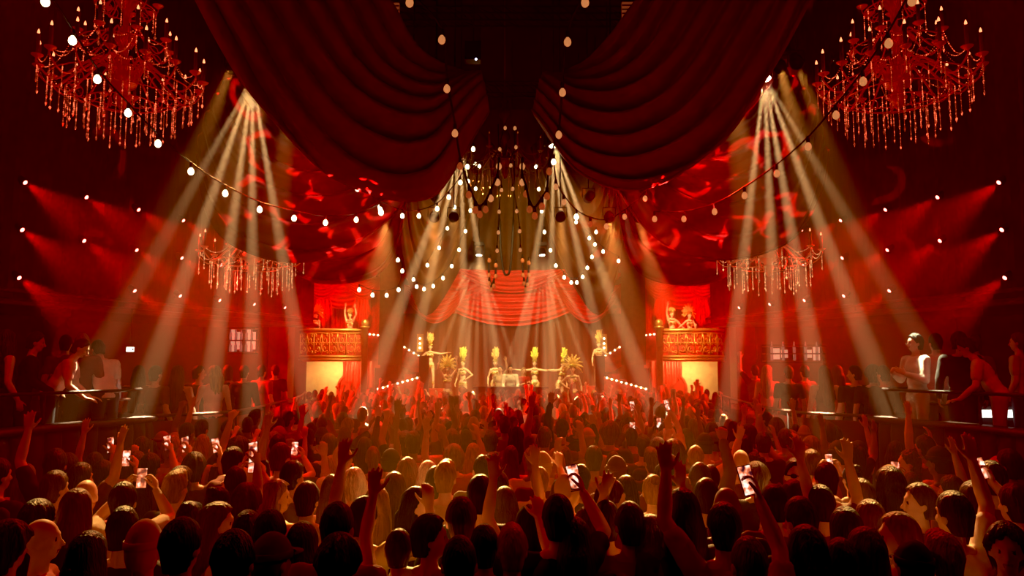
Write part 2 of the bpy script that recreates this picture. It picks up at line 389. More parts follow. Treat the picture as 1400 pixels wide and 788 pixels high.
i2 = [(330, 90, 14), (350, 120, 14), (375, 150, 14), (405, 170, 14), (430, 180, 14), (460, 182, 14.2), (490, 178, 14.4), (515, 165, 14.7), (540, 150, 15), (560, 140, 15.3)]
swag('swag_drape', 'left second-layer red swag speckled with bright crescent light patches', i2, o2, M['velvet2'], folds=5, amp=.16, bulge=.3, seed=5)
swag('swag_drape', 'right second-layer red swag speckled with bright crescent light patches', mir(i2), [(x, y - 4, Y) for x, y, Y in mir(o2)], M['velvet2'], folds=5, amp=.16, bulge=.3, seed=8)
o3 = [(385, 330, 18), (395, 365, 18), (425, 384, 18), (460, 389, 18), (500, 383, 18), (528, 366, 18.1), (545, 330, 18.2), (555, 280, 18.3), (562, 220, 18.4)]
i3 = [(385, 240, 18), (400, 262, 18), (425, 275, 18), (455, 280, 18), (485, 276, 18), (505, 262, 18.1), (520, 240, 18.2), (530, 215, 18.3), (540, 190, 18.4)]
swag('swag_drape', 'left third-layer plain red swag just above the balcony box', i3, o3, M['velvet2'], folds=4, amp=.14, bulge=.25, seed=11)
swag('swag_drape', 'right third-layer plain red swag just above the balcony box', mir(i3), [(x, y + 2, Y) for x, y, Y in mir(o3)], M['velvet2'], folds=4, amp=.14, bulge=.25, seed=13)
# centre teardrops
o4 = [(535, 190, 20), (544, 270, 20), (552, 345, 20), (562, 392, 20), (573, 421, 20), (583, 431, 20), (596, 422, 20), (614, 395, 20.2), (630, 365, 20.4), (646, 325, 20.6), (662, 270, 20.8), (676, 200, 21)]
i4 = [(580, 165, 20), (583, 180, 20), (586, 195, 20), (589, 210, 20), (592, 222, 20), (597, 228, 20), (602, 226, 20), (607, 220, 20.2), (612, 205, 20.4), (617, 190, 20.6), (622, 175, 20.8), (628, 160, 21)]
swag('pointed_drape', 'left pointed bronze-red centre drape with beams across it', i4, o4, M['gold_drape'], folds=3.5, amp=.10, bulge=.15, seed=15)
swag('pointed_drape', 'right pointed bronze-red centre drape with beams across it', mir(i4), [(x + 2, y + 2, Y) for x, y, Y in mir(o4)], M['gold_drape'], folds=3.5, amp=.10, bulge=.15, seed=17)
def flatcurtain(name, label, x0, x1, z0, z1, Y, mt, waves, amp, edge=None, nz=14, parent=None, cat='curtain'):
    n = int(waves * 8) + 2; rows = []
    for i in range(nz):
        v = i / (nz - 1); r = []
        for j in range(n):
            u = j / (n - 1); zb = z0 + (edge(u) if edge else 0)
            z = z1 + (zb - z1) * v; ph = u * waves * 2 * PI + .6 * math.sin(u * 9)
            r.append(Vector((x0 + (x1 - x0) * u + .02 * math.sin(ph * 2 + v * 3), Y + amp * math.sin(ph) * (.5 + .5 * v), z)))
        rows.append(r)
    b = MB(); b.grid(rows); o = b.build(name, mt, parent)
    if label: tag(o, label, cat)
    return o
a0 = at(612, 367, 22.4); a1 = at(788, 150, 22.4)
flatcurtain('centre_curtain', 'tall brown-gold curtain hanging at the centre behind the pointed drapes', a0.x, a1.x, a0.z, a1.z, 22.4, M['gold_drape'], 7, .05, lambda u: -.12 * math.sin(PI * u) * .5)
h = MB(); h.tube(cr([at(683, 300, 19), at(685, 345, 19), at(689, 372, 19), at(693, 376, 19), at(697, 370, 19), at(700, 340, 19), at(702, 300, 19)], 24), .03, 6)
h.tube([at(683, 300, 19), at(681, 170, 19)], .02, 6); h.tube([at(702, 300, 19), at(704, 170, 19)], .02, 6)
tag(h.build('hanging_cable', M['black']), 'black looped cable hanging in the centre above the stage', 'cable')

# ------------------------------------------------------------------ stage
STZ = 1.1
b = MB(); b.box((0, 29.7, STZ / 2), (19.5, 8.4, STZ)); b.box((0, 25.3, .48), (8.2, .6, .95)); struct('floor_stage', b, M['floor'])
# backdrop
bk = thing('stage_backdrop', 'red swagged backdrop curtain across the rear of the stage', 'backdrop', (0, 32.5, STZ))
x0, x1 = at(545, 400, 32.5).x, at(855, 400, 32.5).x
o = flatcurtain('plain_curtain', None, x0, x1, 0, 4.0, 32.6, mat('brown_red_backdrop', (.13, .045, .018), .8, var=.2, vscale=1.5), 26, .05, parent=None); o.parent = bk; o.matrix_parent_inverse = Matrix.Translation((0, -32.5, 0))
def swag_world(A, B_, sag0, sag1, Yv, mt, folds, parent, name='swag', nu=50, nv=60, amp=.10):
    rows = []
    for i in range(nv):
        v = i / (nv - 1); r = []
        for j in range(nu):
            u = j / (nu - 1); s_ = sag0 + (sag1 - sag0) * v
            ph = v * folds * 2 * PI + .8 * noise.noise(Vector((u * 2, v * 3, A[0])))
            x = A[0] + (B_[0] - A[0]) * u; z = A[1] + (B_[1] - A[1]) * u - s_ * 4 * u * (1 - u)
            r.append(Vector((x, Yv - amp * math.sin(ph) * math.sin(PI * u) ** .4 - .15 * math.sin(PI * v), z - .0)))
        rows.append(r)
    b = MB(); b.grid(rows); o = b.build(name, mt)
    o.parent = parent; o.matrix_parent_inverse = parent.matrix_basis.inverted(); return o
zt = at(700, 330, 32.3).z
for (pa, pb, ya, yb, s0, s1, Yv) in ((545, 700, 345, 350, .3, 2.2, 32.2), (700, 855, 350, 345, .3, 2.2, 32.2), (600, 800, 352, 352, .2, 1.5, 32.0), (545, 640, 385, 395, .3, 1.6, 31.9), (760, 855, 395, 385, .3, 1.6, 31.9), (545, 855, 372, 372, .4, 2.3, 32.35)):
    A = at(pa, ya, Yv); B_ = at(pb, yb, Yv)
    swag_world((A.x, A.z), (B_.x, B_.z), s0, s1, Yv, M['velvet3'], 7, bk)
b = MB(); b.box((0, 0, 4.35), (x1 - x0, .1, 1.2)); b.build('header', M['redpaint'], bk, False)
# legs
for s, nm in ((-1, 'left'), (1, 'right')):
    A = at(517, 499, 26.5); B_ = at(553, 300, 26.5)
    o = flatcurtain('leg_curtain', 'narrow brown-gold hanging panel beside the %s edge of the stage' % nm, s * A.x * -1 if s > 0 else A.x, -B_.x if s > 0 else B_.x, A.z, B_.z, 26.5, M['leg_drape'], 2, .02)
# balcony boxes
def box_unit(s, nm):
    cx = s * 6.3; Y0 = 27.0; zb, zt_ = 2.85, 3.9; half = 1.12; floorz = 2.93
    th = thing('balcony_box', 'balcony box with gold scrollwork front at the %s of the stage' % nm, 'balcony', (cx, Y0, zb))
    def fr(u, z, off=0):   # u -1..1 across
        return Vector((u * half, -.42 * (1 - u * u) + off * 1.0, z - zb))
    b = MB(); b.grid([[fr(-1 + 2 * j / 30, z) for j in range(31)] for z in (zb, zt_)]); b.build('front_panel', M['redpaint'], th)
    b = MB()
    for z, r in ((zt_, .055), (zt_ - .10, .02)): b.tube([fr(-1 + 2 * j / 30, z, -.03) for j in range(31)], r, 8)
    b.build('top_rail', M['gold'], th)
    b = MB()
    for z, r in ((zb + .02, .06), (zb + .13, .05)): b.tube([fr(-1 + 2 * j / 30, z, -.03) for j in range(31)], r, 8)
    b.build('bottom_moulding', M['gold'], th)
    mods = 4
    for m_ in range(mods):
        b = MB(); u0 = -1 + 2 * (m_ + .5) / mods; w = 1.0 / mods
        def sc(pts, r=.019): b.tube([fr(u0 + w * p[0], zb + .2 + p[1] * .72, -.04) for p in pts], r, 5)
        for q in (-1, 1):
            for (cx_, cz, R0, t0, tn, dr) in ((.45, .70, .32, 2.6, 2.2 * PI, 1), (.42, .28, .28, -.6, 2.0 * PI, -1), (.78, .50, .16, 0, 1.8 * PI, 1), (.2, .5, .14, PI, 1.8 * PI, -1), (.75, .9, .14, 1, 1.7 * PI, 1), (.75, .1, .14, 2, 1.7 * PI, -1)):
                pts = []
                for i in range(22):
                    t = i / 21; ang = t0 + dr * tn * t; rr = R0 * (1 - .82 * t)
                    pts.append((q * (cx_ + rr * math.cos(ang)), cz + rr * .62 * math.sin(ang)))
                sc(pts)
            sc([(q * .0, 0), (q * .12, .2), (0, .45), (q * .16, .72), (0, 1)])
        sc([(-1, 0), (-1, 1)], .02); sc([(-1, 1), (1, 1)], .016); sc([(0, .3), (.08, .42), (0, .55), (-.08, .42), (0, .3)], .014)
        b.build('scrollwork', M['gold'], th)
    b = MB(); b.grid([[fr(-1 + 2 * j / 30, floorz) for j in range(31)], [Vector(((-1 + 2 * j / 30) * half, 1.5, floorz - zb)) for j in range(31)]]); b.grid([[fr(-1 + 2 * j / 30, zb) for j in range(31)], [Vector(((-1 + 2 * j / 30) * half, 1.5, 0)) for j in range(31)]])
    b.build('box_floor', M['redpaint'], th, False)
    # post
    px = s * 5.12
    tp = thing('ball_top_post', 'tall gold post with a ball finial beside the %s balcony box' % nm, 'post', (px, 26.75, STZ))
    b = MB(); b.lathe([(.11, 0), (.11, 2.86), (.16, 2.88), (.16, 2.93), (.08, 2.95)], 24); b.build('shaft', M['gold'], tp)
    b = MB(); b.ell((0, 0, 3.05), (.14, .14, .14), 20, 12); b.build('ball_finial', M['gold'], tp)
    # alcove
    ta = thing('alcove_panel', 'cream arched alcove wall below the %s balcony box' % nm, 'stage set', (cx, 28.4, STZ))
    b = MB(); b.box((0, 0, .88), (2.5, .08, 1.75)); b.build('back_wall', M['cream'], ta, False)
    b = MB(); pts = [(.52 * math.cos(PI * i / 16), -.06, .75 + .52 * math.sin(PI * i / 16)) for i in range(17)]; b.tube([(.52, -.06, 0)] + pts + [(-.52, -.06, 0)], .05, 6); b.v = [(x + .45 * -s, y, z) for x, y, z in b.v]; b.build('arch_moulding', M['redpaint'], ta)
    b = MB(); b.add([(x, -.05, z) for x, _, z in [(.5, 0, 0)] + pts + [(-.5, 0, 0)]], [tuple(range(19))]); b.v = [(x + .45 * -s, y, z) for x, y, z in b.v]; b.build('arch_recess', M['velvet3'], ta, False)
    o = flatcurtain('red_side_curtain', None, -s * .1, -s * 1.24, .2, 1.72, -.12, M['velvet3'], 6, .04, lambda u: .9 * (1 - u)); o.parent = ta
    # drapery above the box
    td = thing('box_drapery', 'bright red gathered drapery hung behind the %s balcony box' % nm, 'drapery', (cx, 29.0, 3))
    xa, xb = s * 7.9, s * 4.75
    for (a, za, c_, zc, s0, s1, Yv) in ((xa, 6.0, xb, 6.0, .1, 1.25, 28.6), (xa, 6.0, cx, 5.9, .1, .9, 28.5), (cx, 5.9, xb, 6.0, .1, .9, 28.5)):
        swag_world((a, za), (c_, zc), s0, s1, Yv, M['velvet3'], 7, td, amp=.06)
    o = flatcurtain('back_curtain', None, xa, xb, 2.9, 6.6, 29.4, M['velvet3'], 18, .08); o.parent = td; o.matrix_parent_inverse = td.matrix_basis.inverted()
    for k_ in range(2):
        xx = s * (7.0 - 1.4 * k_)
        b = MB(); rows = []
        for i in range(20):
            v = i / 19; r = []
            for j in range(25):
                u = j / 24; r.append(Vector((xx + (u - .5) * (.5 + .25 * v), 28.45 + .05 * math.sin(u * 8 * PI), 5.2 - 1.1 * v - .5 * v * abs(u - .5) * 2 * -1)))
            rows.append(r)
        b.grid(rows); o = b.build('jabot', M['velvet3']); o.parent = td; o.matrix_parent_inverse = td.matrix_basis.inverted()
    # proscenium pillar
    tp = thing('proscenium_pillar', 'broad dark red pillar at the outer side of the %s balcony box' % nm, 'pillar', (s * 7.85, 26.0, 0))
    b = MB(); b.box((0, 0, 4.2), (.8, .8, 8.4)); b.build('shaft', M['velvet'], tp, False)
    b = MB(); b.box((0, 0, .5), (.95, .95, 1.0)); b.build('plinth', M['velvet'], tp, False)
    # stairs
    ts = thing('stage_staircase', 'red staircase with bulb-lit banister on the %s of the stage' % nm, 'staircase', (s * 4, 27, STZ))
    pi_ = ts.matrix_basis.inverted()
    def X(px): return px if s < 0 else 1400 - px
    def quad(pa, pb, z0, Y, name, m, drop):
        A = at(X(pa[0]), pa[1], Y); B_ = at(X(pb[0]), pb[1], Y); b = MB()
        for yy in (0, .08): b.add([A + Vector((0, yy, 0)), B_ + Vector((0, yy, 0)), Vector((B_.x, Y + yy, max(z0, B_.z - drop))), Vector((A.x, Y + yy, max(z0, A.z - drop)))], [(0, 1, 2, 3)])
        o = b.build(name, m, ts, False); o.matrix_parent_inverse = pi_
        b = MB(); b.tube([A, B_], .035, 6); o = b.build('banister', M['gold'], ts); o.matrix_parent_inverse = pi_
        return A, B_
    for pa, pb, Y, nb, drop in (((514, 533), (574, 516), 26.0, 9, 3), ((550, 473), (582, 493), 28.4, 5, .75), ((476, 524), (516, 457), 29, 0, .02), ((503, 457), (520, 459), 28.3, 3, 1.2)):
        A, B_ = quad(pa, pb, STZ - .1, Y, 'side_panel', M['redpaint'], drop) if nb else (None, None)
        for i in range(nb):
            p = A.lerp(B_, (i + .5) / nb) + Vector((0, -.06, .0)); b = MB(); b.ell(p, (.035, .035, .035), 8, 6)
            o = b.build('bulb', M['bulb'], ts); o.matrix_parent_inverse = pi_
    A = at(X(570), 481, 30); B_ = at(X(579), 457, 30); b = MB(); b.box(((A.x + B_.x) / 2, 30, (A.z + B_.z) / 2), (abs(B_.x - A.x), .1, B_.z - A.z)); o = b.build('newel_panel', M['gold'], ts, False); o.matrix_parent_inverse = pi_
    for yy in (463, 470, 476):
        b = MB(); b.ell(at(X(574), yy, 29.9), (.04, .04, .04), 8, 6); o = b.build('bulb', M['bulb'], ts); o.matrix_parent_inverse = pi_
    for i in range(7):
        A = at(X(545), 519, 26.4); b = MB(); b.box((s * (5.0 - .25 * i), 26.6, STZ + .06 + .13 * i), (.27, 1.0, .12 + .26 * i * .5)); o = b.build('step', M['redpaint'], ts, False); o.matrix_parent_inverse = pi_
    # dark pedestal
    p = at(X(580), 492, 27.3); tb = thing('dark_pedestal', 'tall narrow black pedestal near the %s of centre stage' % nm, 'pedestal', (p.x, 27.3, STZ))
    hz = p.z - STZ + .1
    b = MB(); b.box((0, 0, hz / 2), (.32, .32, hz)); b.build('shaft', M['black'], tb, False)
    b = MB(); b.box((0, 0, hz), (.42, .42, .06)); b.build('cap', M['blackmetal'], tb, False)
    b = MB(); b.box((s * .28, 0, (hz - .55) / 2), (.28, .4, hz - .55)); b.build('side_block', M['black'], tb, False)
box_unit(-1, 'left'); box_unit(1, 'right')
# dj booth
th = thing('dj_booth', 'low black DJ booth at the front of the stage centre', 'booth', (-.05, 24.75, .95))
b = MB(); b.box((0, 0, .5), (2.2, .6, 1.0)); b.build('cabinet', M['black'], th, False)
b = MB(); b.box((0, 0, 1.03), (2.4, .75, .05)); b.build('worktop', M['blackmetal'], th, False)
b = MB(); b.box((0, -.31, .5), (2.0, .02, .7)); b.build('front_panel', M['redpaint'], th, False)

# ------------------------------------------------------------------ chandeliers
def strand_mesh(L, m):
    b = MB(); n = int(L / .030)
    for i in range(n):
        z = -L * (i + .5) / n; r = .0115 if i < n - 1 else .019
        b.add([(0, 0, z + r * 1.3), (r, 0, z), (0, r, z), (-r, 0, z), (0, -r, z), (0, 0, z - r * (1.3 if i < n - 1 else 2.6))], [(0, 1, 2), (0, 2, 3), (0, 3, 4), (0, 4, 1), (5, 2, 1), (5, 3, 2), (5, 4, 3), (5, 1, 4)])
    b.tube([(0, 0, 0), (0, 0, -L)], .0018, 3)
    return b.mesh('crystal_strand', m, False)
def chandelier(label, pos, scale, metal, crys, full=True, group=None, fl='flame'):
    th = thing('crystal_chandelier', label, 'chandelier', pos, random.random(), group); th.scale = (scale,) * 3
    b = MB(); b.lathe([(.02, 2.1), (.03, 1.6), (.10, 1.55), (.05, 1.45), (.12, 1.3), (.16, 1.2), (.05, 1.05), (.04, .85), (.10, .75), (.14, .62), (.06, .5), (.05, .3), (.15, .18), (.22, .05), (.18, -.06), (.08, -.14), (.12, -.24), (.07, -.36), (.02, -.42)], 20); b.build('stem', metal, th)
    b = MB(); b.tube([(0, 0, 2.0), (0, 0, 6)], .02, 6); b.build('suspension_chain', metal, th)
    def arm(R0, z0, drop, candle=True, n=0, N=1, rr=.016, hc=.30):
        a = 2 * PI * n / N; d = Vector((math.cos(a), math.sin(a), 0)); q = Vector((-d.y, d.x, 0))
        P = cr([d * .1 + Vector((0, 0, z0)), d * R0 * .3 + Vector((0, 0, z0 + .22)), d * R0 * .55 + Vector((0, 0, z0 + .02)), d * R0 * .8 + Vector((0, 0, z0 - drop)), d * R0 + Vector((0, 0, z0 - drop * .25)), d * R0 + Vector((0, 0, z0 + .06))], 20)
        b = MB(); b.tube(P, [rr * (1.25 - .5 * i / 19) for i in range(20)], 6)
        # curl
        cc = d * R0 * .62 + Vector((0, 0, z0 - drop * .9)); b.tube([cc + (d * math.cos(t * .45) + Vector((0, 0, 1)) * math.sin(t * .45)) * .13 * (1 - t / 16) for t in range(14)], rr * .6, 5)
        tip = P[-1]
        b.lathe([(.01, -.05), (.035, -.03), (.075, 0), (.08, .012), (.03, .015)], 12, tuple(tip)); b.build('arm', metal, th)
        if candle:
            b = MB(); b.lathe([(.026, .01), (.026, hc)], 10, tuple(tip)); c_ = b.build('candle', M['candle'], th)
            b = MB(); b.lathe([(.010, hc), (.019, hc + .02), (.014, hc + .045), (.002, hc + .075)], 8, tuple(tip)); b.build('flame_bulb', M[fl], c_)
        return tip
    n1, n2 = (16, 8) if full else (10, 0)
    tips = [arm(1.08, .05, .22, True, i, n1) for i in range(n1)]
    tips2 = [arm(.62, .55, .14, True, i + .5, n2, .013, .26) for i in range(n2)]
    if full:
        for i in range(8): arm(.42, 1.15, .10, False, i, 8, .012)
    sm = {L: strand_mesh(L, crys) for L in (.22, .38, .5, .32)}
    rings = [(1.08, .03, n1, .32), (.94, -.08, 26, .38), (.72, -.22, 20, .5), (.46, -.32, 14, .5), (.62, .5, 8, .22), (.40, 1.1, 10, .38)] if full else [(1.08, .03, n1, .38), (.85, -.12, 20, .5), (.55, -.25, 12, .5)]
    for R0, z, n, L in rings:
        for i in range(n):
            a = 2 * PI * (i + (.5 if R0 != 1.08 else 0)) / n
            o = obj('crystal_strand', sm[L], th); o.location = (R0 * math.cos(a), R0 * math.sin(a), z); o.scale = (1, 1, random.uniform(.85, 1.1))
    # rings that carry the strands
    for R0, z in [(r[0], r[1]) for r in rings[1:]]:
        b = MB(); b.tube([(R0 * math.cos(2 * PI * i / 32), R0 * math.sin(2 * PI * i / 32), z) for i in range(33)], .010, 5); b.build('ring', metal, th)
    def garland(p, q, sag):
        b = MB(); n = int((p - q).length / .03) + 4
        for i in range(n):
            t = i / (n - 1); c_ = p.lerp(q, t) - Vector((0, 0, sag * 4 * t * (1 - t))); r = .010
            b.add([c_ + Vector(d) * r for d in ((0, 0, 1), (1, 0, 0), (0, 1, 0), (-1, 0, 0), (0, -1, 0), (0, 0, -1))], [(0, 1, 2), (0, 2, 3), (0, 3, 4), (0, 4, 1), (5, 2, 1), (5, 3, 2), (5, 4, 3), (5, 1, 4)])
        b.build('crystal_garland', crys, th, False)
    for i in range(n1): garland(tips[i], tips[(i + 1) % n1], .14)
    for i in range(n2): garland(tips2[i], tips2[(i + 1) % n2], .14); garland(tips2[i], tips[2 * i], .2)
    return th
pL = at(168, 112, 10.6); pR = at(1227, 112, 10.6)
chandelier('large red-lit crystal chandelier with candle arms, upper left', pL, .98, M['redglow'], M['crystal'])
chandelier('large red-lit crystal chandelier with candle arms, upper right', pR, .98, M['redglow'], M['crystal'])
mg = mat('gilt_glow_metal', (.95, .5, .25), .3, .85, emit=(1, .25, .08), es=.08)  # weak gold emission stands in for light on the gilt
chandelier('gold-lit chandelier half hidden behind the left second swag', at(345, 352, 16.5), 1.0, mg, M['crystalgold'], False)
chandelier('gold-lit chandelier half hidden behind the right second swag', at(1050, 352, 16.5), 1.0, mg, M['crystalgold'], False)
md_ = mat('dim_bronze_metal', (.35, .12, .06), .35, .8)
chandelier('dim bronze chandelier high in the centre between the front swags', at(690, 222, 18.6), 1.0, md_, mat('dim_crystal', (.7, .3, .15), .2, .8, emit=(1, .25, .08), es=.03), False, fl='bulbdark')  # crystals glow slightly in place of glints

# ------------------------------------------------------------------ festoon lights
bulb_mesh = {}
def festoon(label, pts, kinds='L', r=.036, group='festoon light strings under the swags', rw=.010, lead=()):
    """pts: (px,py,Y) bulb positions in order; wire runs just above the bulbs"""
    W = [at(*p) + Vector((0, 0, r * 3.0)) for p in pts]
    th = thing('festoon_string', label, 'string lights', W[0], 0, group); o0 = W[0]
    wire = [at(*p) for p in lead] + W
    b = MB(); b.tube([p - o0 for p in cr(wire, len(wire) * 5)], rw, 5); b.build('cable', M['black'], th)
    for i, w in enumerate(W):
        k = kinds[i % len(kinds)]
        key = (k, r)
        if key not in bulb_mesh:
            m = {'L': 'bulb', 'D': 'bulbdim', 'X': 'bulbdark'}[k]
            b = MB(); b.lathe([(r * .35, -r * 1.55), (r * .45, -r * 1.8), (r * .85, -r * 2.3), (r, -r * 3.0), (r * .85, -r * 3.6), (r * .45, -r * 4.0), (.001, -r * 4.1)], 12)
            c_ = MB(); c_.lathe([(r * .30, .008), (r * .5, -r * .1), (r * .55, -r * .9), (r * .5, -r * 1.7)], 10)
            bulb_mesh[key] = (b.mesh('bulb', M[m]), c_.mesh('socket', M['black']))
        bo = obj('bulb', bulb_mesh[key][0], th); bo.location = w - o0 + Vector((0, 0, 0))
        so = obj('socket', bulb_mesh[key][1], bo)
    return th
Z = lambda l, Y: [(467 + x / 3, 170 + y / 3, Y) for x, y in l]
festoon('long lit festoon string from upper left corner past the chandelier', [(20, -45, 6), (62, 3, 6.4), (99, 56, 6.9), (133, 109, 7.4), (175, 155, 7.9), (216, 197, 8.4), (261, 235, 8.9), (308, 265, 9.5), (355, 287, 10.1), (402, 299, 10.7), (445, 305, 11.3), (487, 301, 11.9), (520, 287, 12.6)])
festoon('lit festoon string curving up to the left inner swag tip', [(p[0], p[1], 13.2) for p in Z([(157, 340), (249, 377), (317, 377), (392, 348), (440, 300), (487, 240), (516, 175), (540, 103)], 13)])
festoon('amber festoon string dropping to the left hanging V', [(560, 4, 7), (604, 55, 7.6), (611, 122, 8.2), (622, 183, 8.8), (629, 228, 9.2), (641, 267, 9.4), (650, 288, 9.5), (656, 294, 9.6), (664, 287, 9.7), (671, 272, 9.8), (680, 250, 9.9), (682, 228, 10)], 'DDDDXXXXXDDD', r=.039, rw=.014)
festoon('amber festoon string dropping to the right hanging V', [(800, 4, 7), (776, 58, 7.6), (769, 127, 8.2), (764, 185, 8.8), (751, 235, 9.2), (748, 269, 9.3), (741, 283, 9.4), (731, 296, 9.5), (724, 287, 9.7), (719, 266, 9.8), (714, 250, 9.9), (714, 228, 10)], 'DDDDXXXXXXDD', r=.039, rw=.014)
festoon('mixed festoon string sagging below the right front swag', [(757, 222, 11.4), (760, 256, 11.4), (771, 277, 11.5), (788, 297, 11.6), (807, 307, 11.6), (829, 310, 11.7), (854, 297, 11.8), (882, 272, 11.9), (905, 240, 12)], 'LDDLXDDDD', r=.038)
festoon('dim festoon string rising across the right beams to the upper corner', [(895, 300, 11), (935, 300, 10.8), (977, 290, 10.2), (1018, 268, 9.6), (1062, 238, 9), (1105, 201, 8.4), (1143, 158, 7.9), (1180, 112, 7.4), (1215, 60, 6.9), (1247, 2, 6.4), (1270, -40, 6)], 'D', r=.038)
festoon('short lit string beside the left leg curtain', Z([(72, 680), (127, 702), (185, 703), (234, 680), (249, 603), (231, 558)], 19), 'L', .045)
festoon('distant lit string looping around the left pointed drape tip', Z([(565, 173), (550, 265), (528, 355), (508, 440), (482, 516), (452, 583), (416, 632), (376, 665), (338, 677), (308, 667), (295, 638)], 18.6), 'L', .04)
festoon('distant lit string down the middle of the left pointed drape', Z([(548, 163), (520, 235), (464, 341), (434, 428), (400, 508), (352, 579)], 18.9), 'L', .04)
festoon('distant lit string looping around the right pointed drape tip', Z([(797, 175), (809, 267), (821, 358), (832, 443), (857, 518), (879, 581), (913, 629), (942, 650), (965, 650), (989, 627), (1008, 590), (1027, 545), (1039, 494), (1044, 443)], 18.6), 'L', .04)
festoon('distant lit string beside the right pointed drape', Z([(962, 402), (1016, 468), (1073, 523), (1136, 562)], 18.8), 'L', .04)
festoon('dim vertical string left of centre high above the stage', Z([(671, 16), (649, 103), (645, 175), (656, 271), (646, 360), (643, 445), (638, 520)], 17.5), 'D', .04)
festoon('dim vertical string right of centre high above the stage', Z([(711, 17), (715, 95), (694, 170), (702, 266), (718, 358), (730, 440), (733, 517)], 17.5), 'D', .04)
festoon('small cluster of unlit bulbs hanging left above the stage', Z([(606, 560), (604, 620), (606, 655), (614, 680), (624, 665), (632, 625), (633, 580)], 19), 'X', .05, rw=.02)
festoon('small cluster of unlit bulbs hanging right above the stage', Z([(742, 560), (744, 620), (748, 655), (754, 680), (762, 660), (767, 620), (768, 570)], 19), 'X', .05, rw=.02)
festoon('single lit string tucked against the left second swag', [(470, 225, 12.4), (489, 258, 12.6), (521, 291, 12.8)], 'L', .045)

# ------------------------------------------------------------------ ceiling grid
def truss(label, a, b_, w=.3):
    a = Vector(a); b_ = Vector(b_); th = thing('lighting_truss', label, 'truss', a); d = b_ - a; L = d.length; t = d.normalized(); q = t.cross(Vector((0, 0, 1))).normalized(); u = Vector((0, 0, 1))
    corners = [q * w / 2 + u * w / 2, -q * w / 2 + u * w / 2, q * w / 2 - u * w / 2, -q * w / 2 - u * w / 2]
    b = MB()
    for c_ in corners: b.tube([c_, c_ + d], .022, 6)
    b.build('chords', M['blackmetal'], th)
    b = MB(); n = int(L / w)
    for i in range(n):
        p, r = t * (L * i / n), t * (L * (i + 1) / n)
        for x, y in ((0, 1), (0, 2), (1, 3), (2, 3)): b.tube([corners[x] + p, corners[y] + r], .010, 4)
    b.build('lacing', M['blackmetal'], th)
    b = MB()
    for f in (.15, .85): b.tube([t * L * f, t * L * f + u * (13 - a.z)], .012, 4)
    b.build('hanging_wires', M['blackmetal'], th)
truss('dark lighting truss across the ceiling, nearest of three', (-5, 12, 10.4), (5, 12, 10.4))
truss('dark lighting truss across the ceiling, middle of three', (-5, 15.5, 10.0), (5, 15.5, 10.0))
truss('dark lighting truss across the ceiling, farthest of three', (-5, 19, 9.7), (5, 19, 9.7))
for px, py, lab in ((528, 15, 'left'), (868, 14, 'right')):
    th = thing('ceiling_vent', 'amber-lit slotted ceiling vent at the top, %s of centre' % lab, 'vent', at(px, py, 14))
    b = MB(); b.box((0, 0, 0), (.50, .06, .30)); b.build('lit_plate', M['ventlit'], th, False)
    b = MB()
    for z in (-.08, 0, .08): b.box((0, -.04, z), (.50, .03, .015))
    b.build('slats', M['black'], th, False)
    b = MB(); b.tube([(0, 0, .15), (0, 0, 13 - th.location.z)], .015); b.build('hanger', M['black'], th)
th = thing('control_box', 'small black ceiling box with one blue-white indicator light', 'control box', at(647, 72, 14))
b = MB(); b.box((0, 0, 0), (.3, .25, .36)); b.build('case', M['blackmetal'], th, False)
b = MB(); b.ell((.06, -.13, -.18), (.022, .022, .022), 8, 6); b.build('indicator', M['blueled'], th)
b = MB(); b.tube([(0, 0, .18), (0, 0, 13 - th.location.z)], .015); b.build('hanger', M['black'], th)

# ------------------------------------------------------------------ moving head lamps and their beams
WARM = (1, .80, .42)
def fixture(label, p, targets, power, ang, lens=True, size=1., hang=True, bl=.75, wt=None):
    p = Vector(p); th = thing('moving_head_lamp', label, 'stage light', p)
    b = MB(); b.box((0, 0, .34 * size), (.34 * size, .28 * size, .12 * size)); b.build('base', M['black'], th, False)
    b = MB(); b.box((.19 * size, 0, .14 * size), (.04 * size, .12 * size, .4 * size)); b.box((-.19 * size, 0, .14 * size), (.04 * size, .12 * size, .4 * size)); b.build('yoke', M['black'], th, False)
    aim = sum((Vector(t) for t in targets), Vector()) / len(targets) - p; R_ = aim.normalized().to_track_quat('Z', 'Y').to_matrix()
    b = MB(); b.lathe([(.08, -.2), (.13, -.16), (.14, 0), (.12, .06)], 16); b.v = [tuple(R_ @ (Vector(v) * size)) for v in b.v]; hd = b.build('lamp_head', M['blackmetal'], th)
    if lens:
        b = MB(); b.lathe([(.001, .062), (.10, .062), (.06, .08), (.001, .085)], 16); b.v = [tuple(R_ @ (Vector(v) * size)) for v in b.v]; b.build('lens', M['whitelens'], hd)
    if hang:
        b = MB(); b.tube([(0, 0, .4 * size), (0, 0, 13 - p.z)], .012, 4); b.build('hanging_wire', M['blackmetal'], th)
    for k_, t in enumerate(targets):
        d = (Vector(t) - p).normalized()
        a = ang; w = power * (wt[k_] if wt else 1)
        spot(th, p + d * .14 * size, Vector(t[:3]), a, w, WARM, bl, .03)
    return th
def fan(label, px, py, Y, tg, power, ang, Yt=None, **k):
    p = at(px, py, Y); T = []
    for t in tg:
        T.append(Vector(at(t[0], t[1], t[2])))
    return fixture(label, p, T, power, ang, wt=[t[3] if len(t) > 3 else 1 for t in tg], **k)
